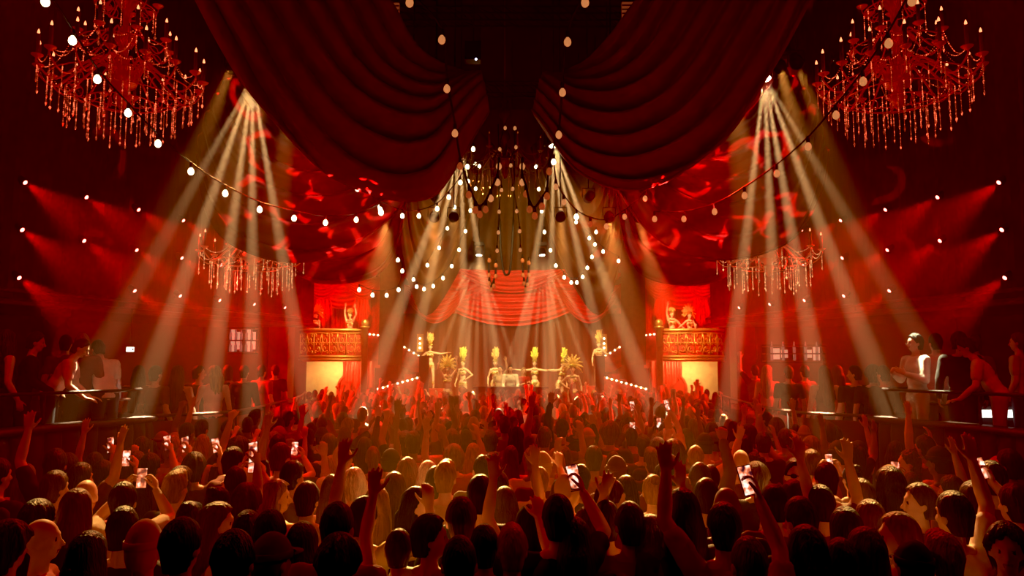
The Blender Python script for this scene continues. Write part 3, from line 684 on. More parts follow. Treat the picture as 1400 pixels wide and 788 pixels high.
# upper corner fans, sweeping down over the crowd in front of the swags
LT = [(222, 330, 11.3, .30), (262, 350, 11.8, .85), (312, 350, 12.4), (345, 340, 12.8), (376, 290, 13)]
fan('moving head hidden behind the left front swag, beams fanning down', 345, 108, 13.0, LT, 100000, 4.6)
fan('moving head hidden behind the right front swag, beams fanning down', 1045, 104, 13.0, [(1400 - q[0],) + q[1:] for q in LT], 100000, 4.6)
LC = [(528, 470, 14.3), (566, 480, 15), (600, 480, 15.4), (636, 480, 15.8), (664, 400, 16)]
fan('moving head above the left inner swag tip, beams fanning down', 630, 196, 16.0, LC, 120000, 4.4)
fan('moving head above the right inner swag tip, beams fanning down', 757, 196, 16.0, [(1388 - x, y, Y) for x, y, Y in LC], 120000, 4.4)
LS = [(560, 500, 20), (588, 520, 20.5), (612, 535, 20.5), (632, 540, 21), (650, 540, 21), (668, 540, 21), (690, 540, 21), (716, 540, 21)]
fan('left moving head hanging over the stage with bright lens', 655, 347, 21.5, LS, 60000, 3.4, size=.8)
fan('right moving head hanging over the stage with bright lens', 741, 347, 21.5, [(1396 - x, y, Y) for x, y, Y in LS], 60000, 3.4, size=.8)

# ------------------------------------------------------------------ haze and added wash lights
w = bpy.data.worlds.new('haze_world'); S.world = w; w.use_nodes = True; nt = w.node_tree; nt.nodes.clear()
out = nt.nodes.new('ShaderNodeOutputWorld'); vs = nt.nodes.new('ShaderNodeVolumeScatter')
vs.inputs['Density'].default_value = .018; vs.inputs['Color'].default_value = (1, .62, .42, 1); vs.inputs['Anisotropy'].default_value = .15
nt.links.new(vs.outputs[0], out.inputs['Volume'])
def wash(label, p, t, ang, pw, col, bl=.7, r=.15, hang=True):  # lamp added for its light, given a par can body
    p = Vector(p); t = Vector(t); th = thing('added_wash_light', label, 'stage light', p)
    R_ = (t - p).to_track_quat('Z', 'Y').to_matrix()
    b = MB(); b.lathe([(.06, -.2), (.10, -.18), (.11, .06), (.10, .06), (.09, -.02), (.001, -.02)], 14); b.v = [tuple(R_ @ Vector(v)) for v in b.v]; b.build('can', M['blackmetal'], th)
    b = MB(); b.tube([(-.13, 0, 0), (-.13, 0, .2), (.13, 0, .2), (.13, 0, 0)], .012, 5); b.build('yoke', M['blackmetal'], th)
    if hang:
        b = MB(); b.tube([(0, 0, .2), (0, 0, 13 - p.z)], .012, 4); b.build('hanging_wire', M['blackmetal'], th)
    spot(th, p + (t - p).normalized() * .12, t, ang, pw, col, bl, r)
    return th
RED = (1, .004, .002)
YEL = (1, .52, .13)
GOLD = (1, .58, .16)
# added lamps: red wash onto the crowd, red and gold for the boxes
for s, nm in ((-1, 'left'), (1, 'right')):
    wash('red par can over the dance floor, %s side' % nm, (s * 5.5, 15, 9.0), (s * 1.5, 11, 0), 80, 600, RED)
    wash('red par can high over the front of the room, %s side' % nm, (s * 6.5, 6, 8.5), (s * 2, 6.5, 1), 90, 330, RED)
    wash('red par can aimed at the %s balcony box' % nm, (s * 4.5, 20.5, 7.8), (s * 6.4, 28.5, 4.6), 24, 6500, (1, .01, .005))
    wash('gold par can aimed at the %s balcony box' % nm, (s * 3.5, 22.5, 7.6), (s * 6.2, 27.2, 3.6), 22, 4200, GOLD)
    wash('red par can washing the %s front swag' % nm, (s * 4.2, 3.5, 3.6), (s * 3.6, 10, 8.2), 70, 260, RED, hang=False) if 0 else None
for s, nm in ((-1, 'left'), (1, 'right')):  # added gold lamps that brighten the pointed drapes
    wash('gold par can lighting the %s pointed centre drape' % nm, (s * 1.6, 15.8, 6.2), (s * 1.0, 20.5, 5.8), 62, 600, GOLD)
wash('added red par can washing the stage backdrop', (0, 24.2, 7.3), (0, 32.3, 5.0), 74, 3600, (1, .05, .02))  # added to redden the swagged backdrop
wash('added gold par can aimed straight at the centre of the stage', (0, 23.6, 7.6), (0, 30, 2.6), 62, 6500, GOLD)  # added for gold light on the stage
for k_, (px_, py_, fx, fy, an_, pw_) in enumerate(((60, 735, -4.6, 12.2, 5, 2600), (175, 690, -4.3, 12.4, 8, 2400), (215, 750, -4.0, 12.2, 5, 2600), (322, 650, -3.6, 12.4, 6, 2600), (385, 680, -3.2, 12.6, 7, 3000), (495, 690, -2.6, 12.6, 9, 3000), (600, 690, -1.6, 12.8, 8, 2800), (640, 720, -1.2, 12.8, 5, 2600), (778, 675, 1.0, 12.8, 6, 3400), (885, 705, 2.0, 12.6, 8, 3000), (965, 650, 2.6, 12.6, 7, 2600), (1095, 660, 3.6, 12.4, 9, 2600), (1235, 735, 4.4, 12.2, 6, 3400), (1310, 700, 4.6, 12.0, 5, 2400))):  # added lamps aimed at parts of the crowd for yellow rims
    wash(['outermost left', 'second from left', 'third from left', 'fourth from left', 'fifth from left', 'sixth from left', 'seventh from left', 'seventh from right', 'sixth from right', 'fifth from right', 'fourth from right', 'third from right', 'second from right', 'outermost right'][k_] + ' added warm par can in the overhead row above the dance floor', (fx, fy, 7.6) if abs(fx) > 3.3 else (fx, 15.6, 5.75), at_z(px_, py_, 1.7), an_ + (1 if abs(fx) > 3.3 else -1), pw_ * (3.0 if abs(fx) > 3.3 else 5.6), YEL, .6, .06)
def area(name, p, t, size, pw, col):
    l = bpy.data.lights.new(name, 'AREA'); l.energy = pw; l.color = col; l.shape = 'RECTANGLE'; l.size = size[0]; l.size_y = size[1]
    o = bpy.data.objects.new(name, l); C.objects.link(o); o.location = p; o.rotation_euler = (Vector(t) - Vector(p)).to_track_quat('-Z', 'Y').to_euler()
    return o
for s, nm in ((-1, 'left'), (1, 'right')):  # added fill lamps for crowd, booth, stairs, tiers and alcoves
    wash('red par can behind the camera, %s side' % nm, (s * 3.4, -2.6, 7.0), (s * 1.5, 10, 5.5), 80, 85, RED)
    wash('inner red par can hidden behind the %s front swag' % nm, (s * 1.5, 11.3, 5.6), (s * 1.2, 6.5, 1), 70, 620, RED)
    wash('outer red par can hidden behind the %s front swag' % nm, (s * 2.7, 11.3, 6.2), (s * 3.2, 7, 1), 74, 640, RED)
    wash('gold par can over the DJ booth, %s side' % nm, (s * 2.6, 23.2, 7.2), (s * 1.2, 25.2, 1), 60, 1500, GOLD, r=.08)
    wash('gold par can aimed at the dancer on the %s stairs' % nm, (s * 2.2, 24.6, 7.2), (s * 3.3, 29.6, 2.9), 17, 3200, GOLD, r=.06)
    wash('red par can lighting the guests on the %s near tier' % nm, (s * 4.2, 6.0, 7.4), (s * 6.6, 10.8, 2.6), 46, 330, RED)
    area('added_alcove_light', (s * 6.2, 27.6, 2.75), (s * 6.3, 28.4, 1.6), (1.6, .2), 45, GOLD)  # unseen area lamp added to brighten the cream alcove
# gobo light that throws crescent patches on the second layer swags
def gobo(p, t, ang, pw, seed):
    o = spot(None, p, t, ang, pw, (1, .04, .03), .25, .01, 'gobo_light'); l = o.data; l.use_nodes = True; nt = l.node_tree
    em = [n for n in nt.nodes if n.type == 'EMISSION'][0]
    tc = nt.nodes.new('ShaderNodeTexCoord'); mp = nt.nodes.new('ShaderNodeMapping'); mp.inputs['Scale'].default_value = (1, 1, 0); mp.inputs['Location'].default_value = (seed, seed * .7, 0)
    nt.links.new(tc.outputs['Normal'], mp.inputs['Vector'])
    ns = nt.nodes.new('ShaderNodeTexNoise'); ns.inputs['Scale'].default_value = 9; ns.inputs['Detail'].default_value = .5
    nt.links.new(mp.outputs[0], ns.inputs['Vector'])
    mix = nt.nodes.new('ShaderNodeVectorMath'); mix.operation = 'MULTIPLY_ADD'; mix.inputs[1].default_value = (.05, .05, 0); nt.links.new(ns.outputs['Color'], mix.inputs[0]); nt.links.new(mp.outputs[0], mix.inputs[2])
    vo = nt.nodes.new('ShaderNodeTexVoronoi'); vo.inputs['Scale'].default_value = 9; vo.voronoi_dimensions = '2D'; nt.links.new(mix.outputs[0], vo.inputs['Vector'])
    rp = nt.nodes.new('ShaderNodeValToRGB'); e = rp.color_ramp.elements; e[0].position = .30; e[0].color = (0, 0, 0, 1); e[1].position = .33; e[1].color = (1, 1, 1, 1)
    e2 = rp.color_ramp.elements.new(.43); e2.color = (1, 1, 1, 1); e3 = rp.color_ramp.elements.new(.46); e3.color = (0, 0, 0, 1)
    nt.links.new(vo.outputs['Distance'], rp.inputs['Fac'])
    n2 = nt.nodes.new('ShaderNodeTexNoise'); n2.inputs['Scale'].default_value = 11; nt.links.new(mp.outputs[0], n2.inputs['Vector'])
    r2 = nt.nodes.new('ShaderNodeValToRGB'); r2.color_ramp.elements[0].position = .50; r2.color_ramp.elements[1].position = .53; nt.links.new(n2.outputs['Fac'], r2.inputs['Fac'])
    mu = nt.nodes.new('ShaderNodeMath'); mu.operation = 'MULTIPLY'; nt.links.new(rp.outputs['Color'], mu.inputs[0]); nt.links.new(r2.outputs['Color'], mu.inputs[1])
    nt.links.new(mu.outputs[0], em.inputs['Strength'])
gobo(at(520, 335, 8.5), at(415, 285, 14), 48, 9000, 3.3)
gobo(at(880, 335, 8.5), at(985, 285, 14), 48, 9000, 7.1)

# ------------------------------------------------------------------ people
def remesh(b, voxel, ratio, name, smooth_it=2):
    me = b.mesh('tmp', [], True); o = bpy.data.objects.new('tmp', me); C.objects.link(o)
    r = o.modifiers.new('r', 'REMESH'); r.mode = 'VOXEL'; r.voxel_size = voxel
    if smooth_it:
        s_ = o.modifiers.new('s', 'SMOOTH'); s_.factor = .5; s_.iterations = smooth_it
    if ratio < 1:
        d = o.modifiers.new('d', 'DECIMATE'); d.ratio = ratio
    dg = bpy.context.evaluated_depsgraph_get(); dg.update()
    m2 = bpy.data.meshes.new_from_object(o.evaluated_get(dg)); m2.name = name
    m2.polygons.foreach_set('use_smooth', [True] * len(m2.polygons))
    bpy.data.objects.remove(o); bpy.data.meshes.remove(me)
    return m2
ARM = {  # elbow, wrist, finger dir, palm normal, curl   (right side, x mirrored for the left)
 'down': ((.25, -.03, 1.13), (.27, .10, .88), (0, .3, -1), (-1, 0, 0), .5),
 'open': ((.30, .10, 1.66), (.27, .16, 1.92), (.05, .15, 1), (0, 1, .1), .12),
 'wide': ((.42, .05, 1.60), (.50, .10, 1.85), (.3, .1, 1), (0, 1, .1), .2),
 'fist': ((.25, .06, 1.68), (.20, .10, 1.93), (0, .1, 1), (0, 1, 0), 1.45),
 'tall': ((.21, .02, 1.71), (.17, .04, 1.96), (-.05, .1, 1), (0, 1, .1), .1),
 'bent': ((.40, .10, 1.44), (.34, .18, 1.69), (-.15, .15, 1), (-.4, 1, 0), .35),
 'fwd': ((.24, .22, 1.56), (.20, .44, 1.72), (0, .6, 1), (0, 1, -.4), .25),
 'phone': ((.26, .20, 1.50), (.14, .34, 1.72), (-.25, .25, 1), (-.9, .1, 0), .8),
 'phonehi': ((.22, .14, 1.64), (.16, .24, 1.88), (-.2, .25, 1), (-.9, .1, 0), .8),
 'two': ((.24, .24, 1.46), (.085, .38, 1.66), (-.25, .3, 1), (-.9, .1, .0), .75),
 'chest': ((.24, .06, 1.15), (.12, .28, 1.24), (-.6, .6, .5), (-1, -.2, 0), .6),
 'hip': ((.40, -.06, 1.18), (.20, .05, 1.03), (-.9, .3, -.2), (-.2, 0, -1), .4),
 'out': ((.45, .02, 1.36), (.70, .06, 1.40), (1, .1, .1), (0, .3, -1), .25),
 'desk': ((.24, .08, 1.14), (.20, .34, 1.05), (0, 1, -.25), (0, -.2, -1), .3),
 'lean': ((.28, .20, 1.12), (.22, .44, 1.06), (0, 1, -.2), (0, -.2, -1), .3),
}
BODYV = {}
def head_shapes(b, Rh, c0, grow=0.0, fem=0):
    def P(x, y, z): return c0 + Rh @ (Vector((x, y, z)) - Vector((0, 0, 1.50)))
    b.ell(P(0, -.005, 1.645), (.076, .096, .105), 18, 12, Rh)
    b.ell(P(0, .025, 1.580), (.056, .066, .068), 14, 9, Rh)
    b.ell(P(0, .060, 1.545), (.030, .026, .024), 10, 7, Rh)
    b.cap(P(0, .086, 1.645), P(0, .110, 1.600), .009, .015, 8)
    b.ell(P(0, .082, 1.662), (.048, .015, .012), 10, 6, Rh)
    b.ell(P(0, .088, 1.570), (.024, .010, .009), 10, 6, Rh)
    for q in (-1, 1):
        b.ell(P(q * .079, -.005, 1.615), (.010, .020, .032), 10, 7, Rh)
        b.ell(P(q * .036, .066, 1.605), (.024, .020, .018), 8, 6, Rh)
    return P
def make_body(key, aL, aR, yaw=0., lean=0., fem=0, voxel=.009, ratio=.30, wide=1.0, tilt=0., armlen=1.0, stance=None):
    if key in BODYV: return BODYV[key]
    b = MB(); sh = (.150 if fem else .178) * wide
    LR = Matrix.Rotation(-lean, 3, 'X')
    def T(p):
        p = Vector(p)
        if p.z > .95: p = Vector((0, 0, .95)) + LR @ (p - Vector((0, 0, .95)))
        return p
    R0 = LR
    shirt_t = MB(); shirt_tee = MB(); shirt_long = MB()
    # torso
    if fem:
        tor = [((0, 0, 1.29), (.135, .092, .15)), ((0, 0, 1.12), (.105, .082, .13)), ((0, -.01, .94), (.155, .11, .13))]
        bust = [((-.062, .075, 1.275), (.055, .05, .055)), ((.062, .075, 1.275), (.055, .05, .055))]
    else:
        tor = [((0, 0, 1.28), (.158, .105, .17)), ((0, 0, 1.10), (.138, .095, .15)), ((0, -.005, .95), (.150, .105, .13))]; bust = []
    for c_, r_ in tor + bust:
        b.ell(T(c_), r_, 16, 10, R0)
        for q in (shirt_t, shirt_tee, shirt_long): q.ell(T(c_), [x + .014 for x in r_], 16, 10, R0)
    b.cap(T((-sh + .02, -.005, 1.395)), T((sh - .02, -.005, 1.395)), .055, .055)
    b.cap(T((-.07, -.01, 1.43)), T((.07, -.01, 1.43)), .045, .045)
    for q in (shirt_t, shirt_tee, shirt_long):
        if q is not shirt_t: q.cap(T((-sh + .02, -.005, 1.395)), T((sh - .02, -.005, 1.395)), .067, .067)
        else: q.cap(T((-.10, -.005, 1.39)), T((.10, -.005, 1.39)), .062, .062)
    b.cap(T((0, -.012, 1.40)), T((0, .0, 1.56)), .056 if not fem else .046, .050 if not fem else .043)
    Rh = R0 @ Matrix.Rotation(yaw, 3, 'Z') @ Matrix.Rotation(-tilt, 3, 'X'); c0 = T((0, 0, 1.50))
    P = head_shapes(b, Rh, c0)
    info = {'phone': []}
    for s, an in ((-1, aL), (1, aR)):
        E_, W_, fd, pn, curl = ARM[an]
        mx = Vector((s, 1, 1)); mul = lambda v: Vector((v[0] * s, v[1], v[2]))
        up = an not in ('down', 'chest', 'hip', 'desk', 'lean', 'out')
        Sh = Vector((s * (sh + (-.01 if up else .008)), 0, 1.425 if up else 1.395))
        E2 = Sh + (mul(E_) - Sh).normalized() * .285 * armlen; W2 = E2 + (mul(W_) - mul(E_)).normalized() * .255 * armlen
        Sh, E2, W2 = T(Sh), T(E2) if not up or lean else E2, T(W2) if not up or lean else W2
        ra = .9 if fem else 1.08
        b.cap(Sh, Sh.lerp(E2, .45), .054 * ra, .047 * ra); b.cap(Sh.lerp(E2, .4), E2, .047 * ra, .038 * ra)
        b.cap(E2, E2.lerp(W2, .35), .038 * ra, .040 * ra); b.cap(E2.lerp(W2, .35), W2, .040 * ra, .026 * ra)
        shirt_tee.cap(Sh, Sh.lerp(E2, .62), .068 * ra, .060 * ra)
        shirt_long.cap(Sh, E2, .068 * ra, .055 * ra); shirt_long.cap(E2, W2.lerp(E2, .06), .055 * ra, .040 * ra)
        d = (mul(fd)).normalized(); n = mul(pn); n = (n - d * n.dot(d)).normalized()
        t = d.cross(n) * s
        hs = .92 if fem else 1.0
        kn = []
        for i in range(4):
            off = (.030 - .020 * i) * hs; k_ = W2 + d * (.088 - .004 * abs(i - 1)) * hs + t * off; kn.append(k_)
            b.cap(W2 + d * .012 + t * off * .6, k_, .0145, .0125, 8)
        b.ell(W2 + d * .050 * hs, (.040 * hs, .017, .043 * hs), 10, 7, Matrix((t, n, d)).transposed())
        for i, L in enumerate((.072, .080, .075, .060)):
            L *= hs; p = kn[i]; dd = (d + t * (.030 - .020 * i) * (6 if curl < .3 else 2.5)).normalized(); ax = dd.cross(n)
            cu = curl * (1 + .12 * i)
            for j, fr_ in enumerate((.46, .30, .24)):
                a_ = cu * (.55 if j == 0 else 1.0) if j else cu * .6
                dd = Matrix.Rotation(a_, 3, ax) @ dd
                q = p + dd * L * fr_ * 1.05; b.cap(p, q, .0105 - .0008 * j, .0098 - .0008 * j, 7); p = q
        p = W2 + d * .022 + t * .026
        dd = (d * .75 + t * (.75 if curl < 1 else .35) + n * (.15 + .4 * min(curl, 1))).normalized()
        for j, L in enumerate((.040, .032, .026)):
            q = p + dd * L * hs; b.cap(p, q, .0145 - .0018 * j, .013 - .0018 * j, 7); p = q
            dd = (dd + (d * .25 - t * .1 * j + n * .25 * min(curl, 1))).normalized()
        if an in ('phone', 'phonehi', 'two'):
            info['phone'].append((W2 + d * .085 + n * .030, d, n, t))
    for s in (-1, 1):
        lx = .088 + (.03 if stance == 'apart' else 0)
        b.cap((s * .085, 0, .90), (s * (lx + .01), .012, .50), .088 if not fem else .085, .052); b.cap((s * (lx + .01), .012, .50), (s * (lx + .012), -.012, .30), .050, .052)
        b.cap((s * (lx + .012), -.012, .30), (s * (lx + .016), -.012, .09), .050, .034)
        b.cap((s * (lx + .016), -.03, .040), (s * (lx + .03), .13, .032), .036, .030)
    me = remesh(b, voxel, ratio, 'body')
    for m in (SKIN[0], M['eye'], M['lip']): me.materials.append(m)
    Pe = [(P(q * .033, .087, 1.637), .0125) for q in (-1, 1)]; lipc = P(0, .096, 1.570)
    for f in me.polygons:
        c_ = f.center
        for pe, r_ in Pe:
            if (c_ - pe).length < r_ * .85: f.material_index = 1
        if abs((Rh.transposed() @ (c_ - lipc)).x) < .022 and abs((c_ - lipc).z) < .009 and (c_ - lipc).length < .03: f.material_index = 2
    def cloth(q, hem):
        m_ = remesh(q, .017, .45, 'top', 3); bm = bmesh.new(); bm.from_mesh(m_)
        bmesh.ops.bisect_plane(bm, geom=bm.verts[:] + bm.edges[:] + bm.faces[:], plane_co=(0, 0, hem), plane_no=(0, 0, -1), clear_outer=True)
        for v in bm.verts:
            k = noise.noise(v.co * 9 + Vector((len(bm.verts) * .01, 0, 0)))
            v.co += v.normal * (k * .010 + .003 * math.sin(v.co.z * 60 + v.co.x * 30 + k * 8))
        bm.to_mesh(m_); bm.free(); m_.materials.append(TOPM['black']); return m_
    info.update(body=me, top={'tank': cloth(shirt_t, .90), 'tee': cloth(shirt_tee, .88), 'long': cloth(shirt_long, .87)})
    info['head'] = Matrix.Translation(c0) @ Rh.to_4x4()
    info['eyes'] = [p for p, _ in Pe]
    info['P'] = P; info['T'] = T
    BODYV[key] = info; return info
b = MB()
for s in (-1, 1):
    b.cap((s * .085, 0, .90), (s * .098, .012, .50), .100, .068); b.cap((s * .098, .012, .50), (s * .104, -.012, .12), .068, .056)
b.ell((0, -.005, .93), (.165, .12, .11)); TROUM = remesh(b, .02, .4, 'trousers', 2); TROUM.materials.append(TROUS)
bs = MB()
for s in (-1, 1):
    bs.cap((s * .104, -.03, .045), (s * .118, .14, .040), .046, .042)
    bs.cap((s * .104, -.015, .05), (s * .104, -.015, .10), .044, .042)
SHOEM = remesh(bs, .015, .5, 'shoes', 2); SHOEM.materials.append(M['black'])

# hair: built around the head frame (origin at neck joint z=1.50)
def hair_mesh(kind, seed):
    rng = random.Random(seed); b = MB(); N = 52
    def ring(z, rx, ry, yc, face, rough=.004, xo=0):
        pts = []
        for j in range(N):
            a = 2 * PI * j / N; x, y = math.cos(a), math.sin(a)
            k = 1 + rough * 10 * noise.noise(Vector((x * 3 + seed, y * 3, z * 4 + seed))) + rough * 3.5 * math.sin(a * 17 + seed + z * 3) * .5
            px_, py_ = x * rx * k + xo, y * ry * k + yc
            if face > 0:   # pull the front inside the head, along a slanted hairline
                yt = float(np.interp(z, [1.50, 1.545, 1.58, 1.62, 1.665, 1.70, 1.725], [-.35, -.25, .02, .16, .42, .70, 1.0])) if face > 1 else float(np.interp(z, [1.40, 1.56, 1.62, 1.68, 1.72], [.25, .12, .18, .5, 1.0]))
                f = min(1, max(0, (y - yt) / .14)); f = f * f * (3 - 2 * f); px_ *= 1 - .38 * f; py_ = (py_ + .006) * (1 - .45 * f) - .006
            pts.append(Vector((px_, py_, z - 1.50)))
        return pts
    rings = []
    def dome(gr, top, zc=1.645, low=1.67, n=9, rough=.005):
        # from the crown down to the hairline
        for i in range(n):
            th = PI / 2 * (1 - (i + .15) / n); z = zc + (top - zc) * math.sin(th); c_ = math.cos(th)
            rings.append(ring(z, (.076 + gr) * c_, (.096 + gr) * c_, -.006, 0 if kind in ('beanie', 'cap') else 1.1, rough))
    if kind in ('short', 'crop', 'curly', 'quiff'):
        g = {'short': .013, 'crop': .007, 'curly': .034, 'quiff': .012}[kind]; rf = {'short': .007, 'crop': .003, 'curly': .028, 'quiff': .009}[kind]
        dome(g, 1.762 + g * .9, rough=rf)
        zs = [1.645, 1.63, 1.61, 1.585, 1.56, 1.535] + ([1.51] if kind == 'curly' else [])
        for i, z in enumerate(zs):
            t = i / (len(zs) - 1); sh_ = 1 - .16 * t; face = min(1, max(0, (1.69 - z) / .03))
            rings.append(ring(z, (.077 + g * (1 - .7 * t)) * (1 - .26 * t), (.096 + g * (1 - .5 * t)) * sh_, -.008 - .006 * t, 1.05, rf))
        if kind == 'quiff':
            for r in rings[:6]:
                for p in r:
                    if p.y > .01: p.z += .03 * min(1, p.y / .06); p.y += .008
    elif kind in ('long', 'wavy', 'bob', 'extra'):
        g = .017 if kind != 'wavy' else .026; rf = .007 if kind != 'wavy' else .016
        dome(g, 1.775, rough=rf)
        zend = {'long': 1.22, 'wavy': 1.25, 'bob': 1.47, 'extra': 1.08}[kind]; n = 14
        for i in range(n):
            t = i / (n - 1); z = 1.645 + (zend - 1.645) * t
            w = (.094 + .022 * math.sin(PI * min(1, t * 1.3)) + (.01 if kind == 'wavy' else 0)) * (1 - .35 * t ** 3)
            dep = .100 * (1 - t) ** .7 + .042 if z < 1.6 else .112
            yc = -.008 - .055 * min(1, t * 1.6)
            if kind == 'bob': w = .098; dep = .10; yc = -.012 - .02 * t
            rings.append(ring(z, w, dep, yc, 1.0 if z > 1.44 else .3, rf * (1 + t)))
    elif kind in ('bun', 'ponytail'):
        dome(.008, 1.765, rough=.004)
        for i, z in enumerate((1.645, 1.62, 1.595, 1.57, 1.545)):
            t = i / 4; rings.append(ring(z, .085 * (1 - .28 * t), .104 * (1 - .2 * t), -.008, 1.05, .004))
    elif kind in ('beanie', 'cap'):
        dome(.014, 1.79 if kind == 'beanie' else 1.775, rough=.001)
        for z, g_ in ((1.69, .088), (1.688, .092), (1.66, .093), (1.652, .090), (1.650, .083)): rings.append(ring(z, g_, g_ + .020, -.006, 0, .001))
        for z, g_ in ((1.64, .083), (1.60, .080), (1.55, .066)): rings.append(ring(z, g_, g_ + .018, -.010, 1.05, .004))
    b.grid([r + [r[0]] for r in rings])
    b.add(rings[0] , [tuple(range(N))]); b.add(rings[-1], [tuple(range(N - 1, -1, -1))])
    if kind == 'bun':
        b.ell((0, -.085, 1.735 - 1.5), (.043, .043, .040), 14, 9)
    if kind == 'ponytail':
        b.tube(cr([(0, -.09, .19), (0, -.135, .19), (0, -.155, .10), (0, -.14, -.03), (0, -.12, -.17)], 16), [.018, .026, .03, .033, .035, .037, .038, .038, .037, .036, .034, .031, .027, .022, .015, .005], 12)
    if kind == 'cap':
        b.grid([[Vector((.085 * math.cos(a), .06 + (.05 + q * .07) * math.sin(a), .175 - .012 * q)) for a in [PI * i / 14 for i in range(15)]] for q in (0, .5, 1)])
    me = b.mesh('hair', HAIRM['black']); bm = bmesh.new(); bm.from_mesh(me); bmesh.ops.remove_doubles(bm, verts=bm.verts, dist=.0008); bmesh.ops.recalc_face_normals(bm, faces=bm.faces); bm.to_mesh(me); bm.free()
    return me
HK = {}
for k in ('short', 'crop', 'curly', 'quiff', 'long', 'wavy', 'bob', 'extra', 'bun', 'ponytail', 'beanie', 'cap'):
    HK[k] = [hair_mesh(k, 3.7 + 11 * i) for i in range(2)]
HNAME = {'short': 'short %s hair', 'crop': 'cropped %s hair', 'curly': 'big curly %s hair', 'quiff': 'swept-up %s hair', 'long': 'long %s hair', 'wavy': 'long wavy %s hair', 'bob': 'a %s bob', 'extra': 'very long %s hair', 'bun': '%s hair in a bun', 'ponytail': 'a %s ponytail', 'beanie': 'a %s knitted beanie', 'cap': 'a %s cap', 'bald': 'a shaved head'}
POSES = {'D': ('down', 'down', ''), 'CH': ('chest', 'chest', 'hands at the chest'), 'OR': ('down', 'open', 'right hand up'), 'OL': ('open', 'down', 'left hand up'),
 'FR': ('down', 'fist', 'right fist up'), 'FL': ('fist', 'down', 'left fist up'), 'OO': ('open', 'wide', 'both hands up'), 'TT': ('tall', 'bent', 'arms stretched up'),
 'BR': ('chest', 'bent', 'waving right hand'), 'BL': ('bent', 'chest', 'waving left hand'), 'FW': ('down', 'fwd', 'right arm forward'), 'PR': ('down', 'phone', 'phone in hand'),
 'PH': ('down', 'phonehi', 'phone held high'), 'PP': ('two', 'two', 'filming two-handed'), 'HIP': ('hip', 'down', 'hand on hip'), 'DK': ('desk', 'desk', 'hands forward'),
 'DT': ('down', 'down', 'head turned'), 'DS': ('down', 'down', 'head turned'), 'OLn': ('down', 'down', 'leaning forward')}
YAWV = {'DT': .9, 'DS': -.9, 'OR': .15, 'BR': -.3, 'CH': -.25}
def body_for(pose):
    a, c_, _ = POSES[pose]
    if pose == 'OLn': return make_body('lean', 'lean', 'lean', lean=.5)
    if pose == 'DK': return make_body('DK', a, c_, lean=.18)
    fine = any(q not in ('down', 'chest') for q in (a, c_))
    return make_body(pose, a, c_, yaw=YAWV.get(pose, 0), voxel=.0085 if fine else .012, ratio=.28 if fine else .4)
people = []; phones = []
def person(x, y, z, rz, hair, hc, top, tc, pose, s=1.0, skin=0, where='', glasses=False, trousers=None, lab=None, group=None, wide=1.0):
    v = body_for(pose)
    o = bpy.data.objects.new('person', v['body']); C.objects.link(o)
    o.location = (x, y, z); o.rotation_euler = (0, 0, rz); o.scale = (s * wide, s, s)
    o.material_slots[0].link = 'OBJECT'; o.material_slots[0].material = SKIN[skin]
    def kid(name, me, m=None, M4=None):
        k = bpy.data.objects.new(name, me); C.objects.link(k); k.parent = o
        if M4 is not None: k.matrix_local = M4
        if m: k.material_slots[0].link = 'OBJECT'; k.material_slots[0].material = m
        return k
    if hair != 'bald':
        hm = TOPM.get(hc) if hair in ('beanie', 'cap') else HAIRM[hc]
        kid('hair' if hair not in ('beanie', 'cap') else 'hat', random.choice(HK[hair]), hm, v['head'])
    kid({'tank': 'vest_top', 'tee': 't_shirt', 'long': 'long_sleeved_top'}[top], v['top'][top], TOPM[tc])
    kid('trousers', TROUM, trousers or TROUS); kid('shoes', SHOEM)
    if glasses:
        g = MB()
        for q in (-1, 1):
            g.ell((q * .033, .098, .140), (.026, .006, .019), 10, 6); g.cap((q * .058, .09, .142), (q * .082, .0, .135), .004, .004, 5)
        g.cap((-.01, .102, .142), (.01, .102, .142), .004, .004, 5)
        kid('glasses', g.mesh('glasses', LENSG), None, v['head'])
    people.append(dict(o=o, hair=hair, hc=hc, top=top, tc=tc, pose=pose, where=where, lab=lab, group=group, v=v, x=x, y=y, s=s, rz=rz))
    return o
PHM = None
def phone_for(rec, bright=True):
    global PHM
    if PHM is None:
        a = MB(); a.box((0, 0, 0), (.074, .009, .150)); c_ = MB(); c_.box((0, -.0052, 0), (.068, .002, .142))
        PHM = (a.mesh('case', M['black'], False), {True: c_.mesh('screen', M['screenwhite'], False), False: c_.mesh('screen', M['screendim'], False)})
    ph = rec['v']['phone']
    if not ph: return
    bpy.context.view_layer.update()
    W = Matrix.LocRotScale(rec['o'].location, rec['o'].rotation_euler, rec['o'].scale)
    if len(ph) == 2: p = (ph[0][0] + ph[1][0]) / 2; d = Vector((0, .15, 1)).normalized(); n = Vector((0, 1, -.15)).normalized(); land = True
    else: p, d, n0, t = ph[0]; n = Vector((0, 1, 0)); n = (n - d * n.dot(d)).normalized(); land = False
    X_ = n.cross(d).normalized(); R_ = Matrix((-X_, n, d)).transposed()
    if R_.determinant() < 0: R_ = Matrix((X_, n, d)).transposed()
    R_ = (W.to_3x3().normalized() @ R_)
    p = p + d * .02
    th = thing('smartphone', None, 'smartphone', W @ p, 0, 'phones held up by the crowd'); th.rotation_euler = R_.to_euler()
    obj('case', PHM[0], th); obj('screen', PHM[1][bright], th); phones.append((th, rec))

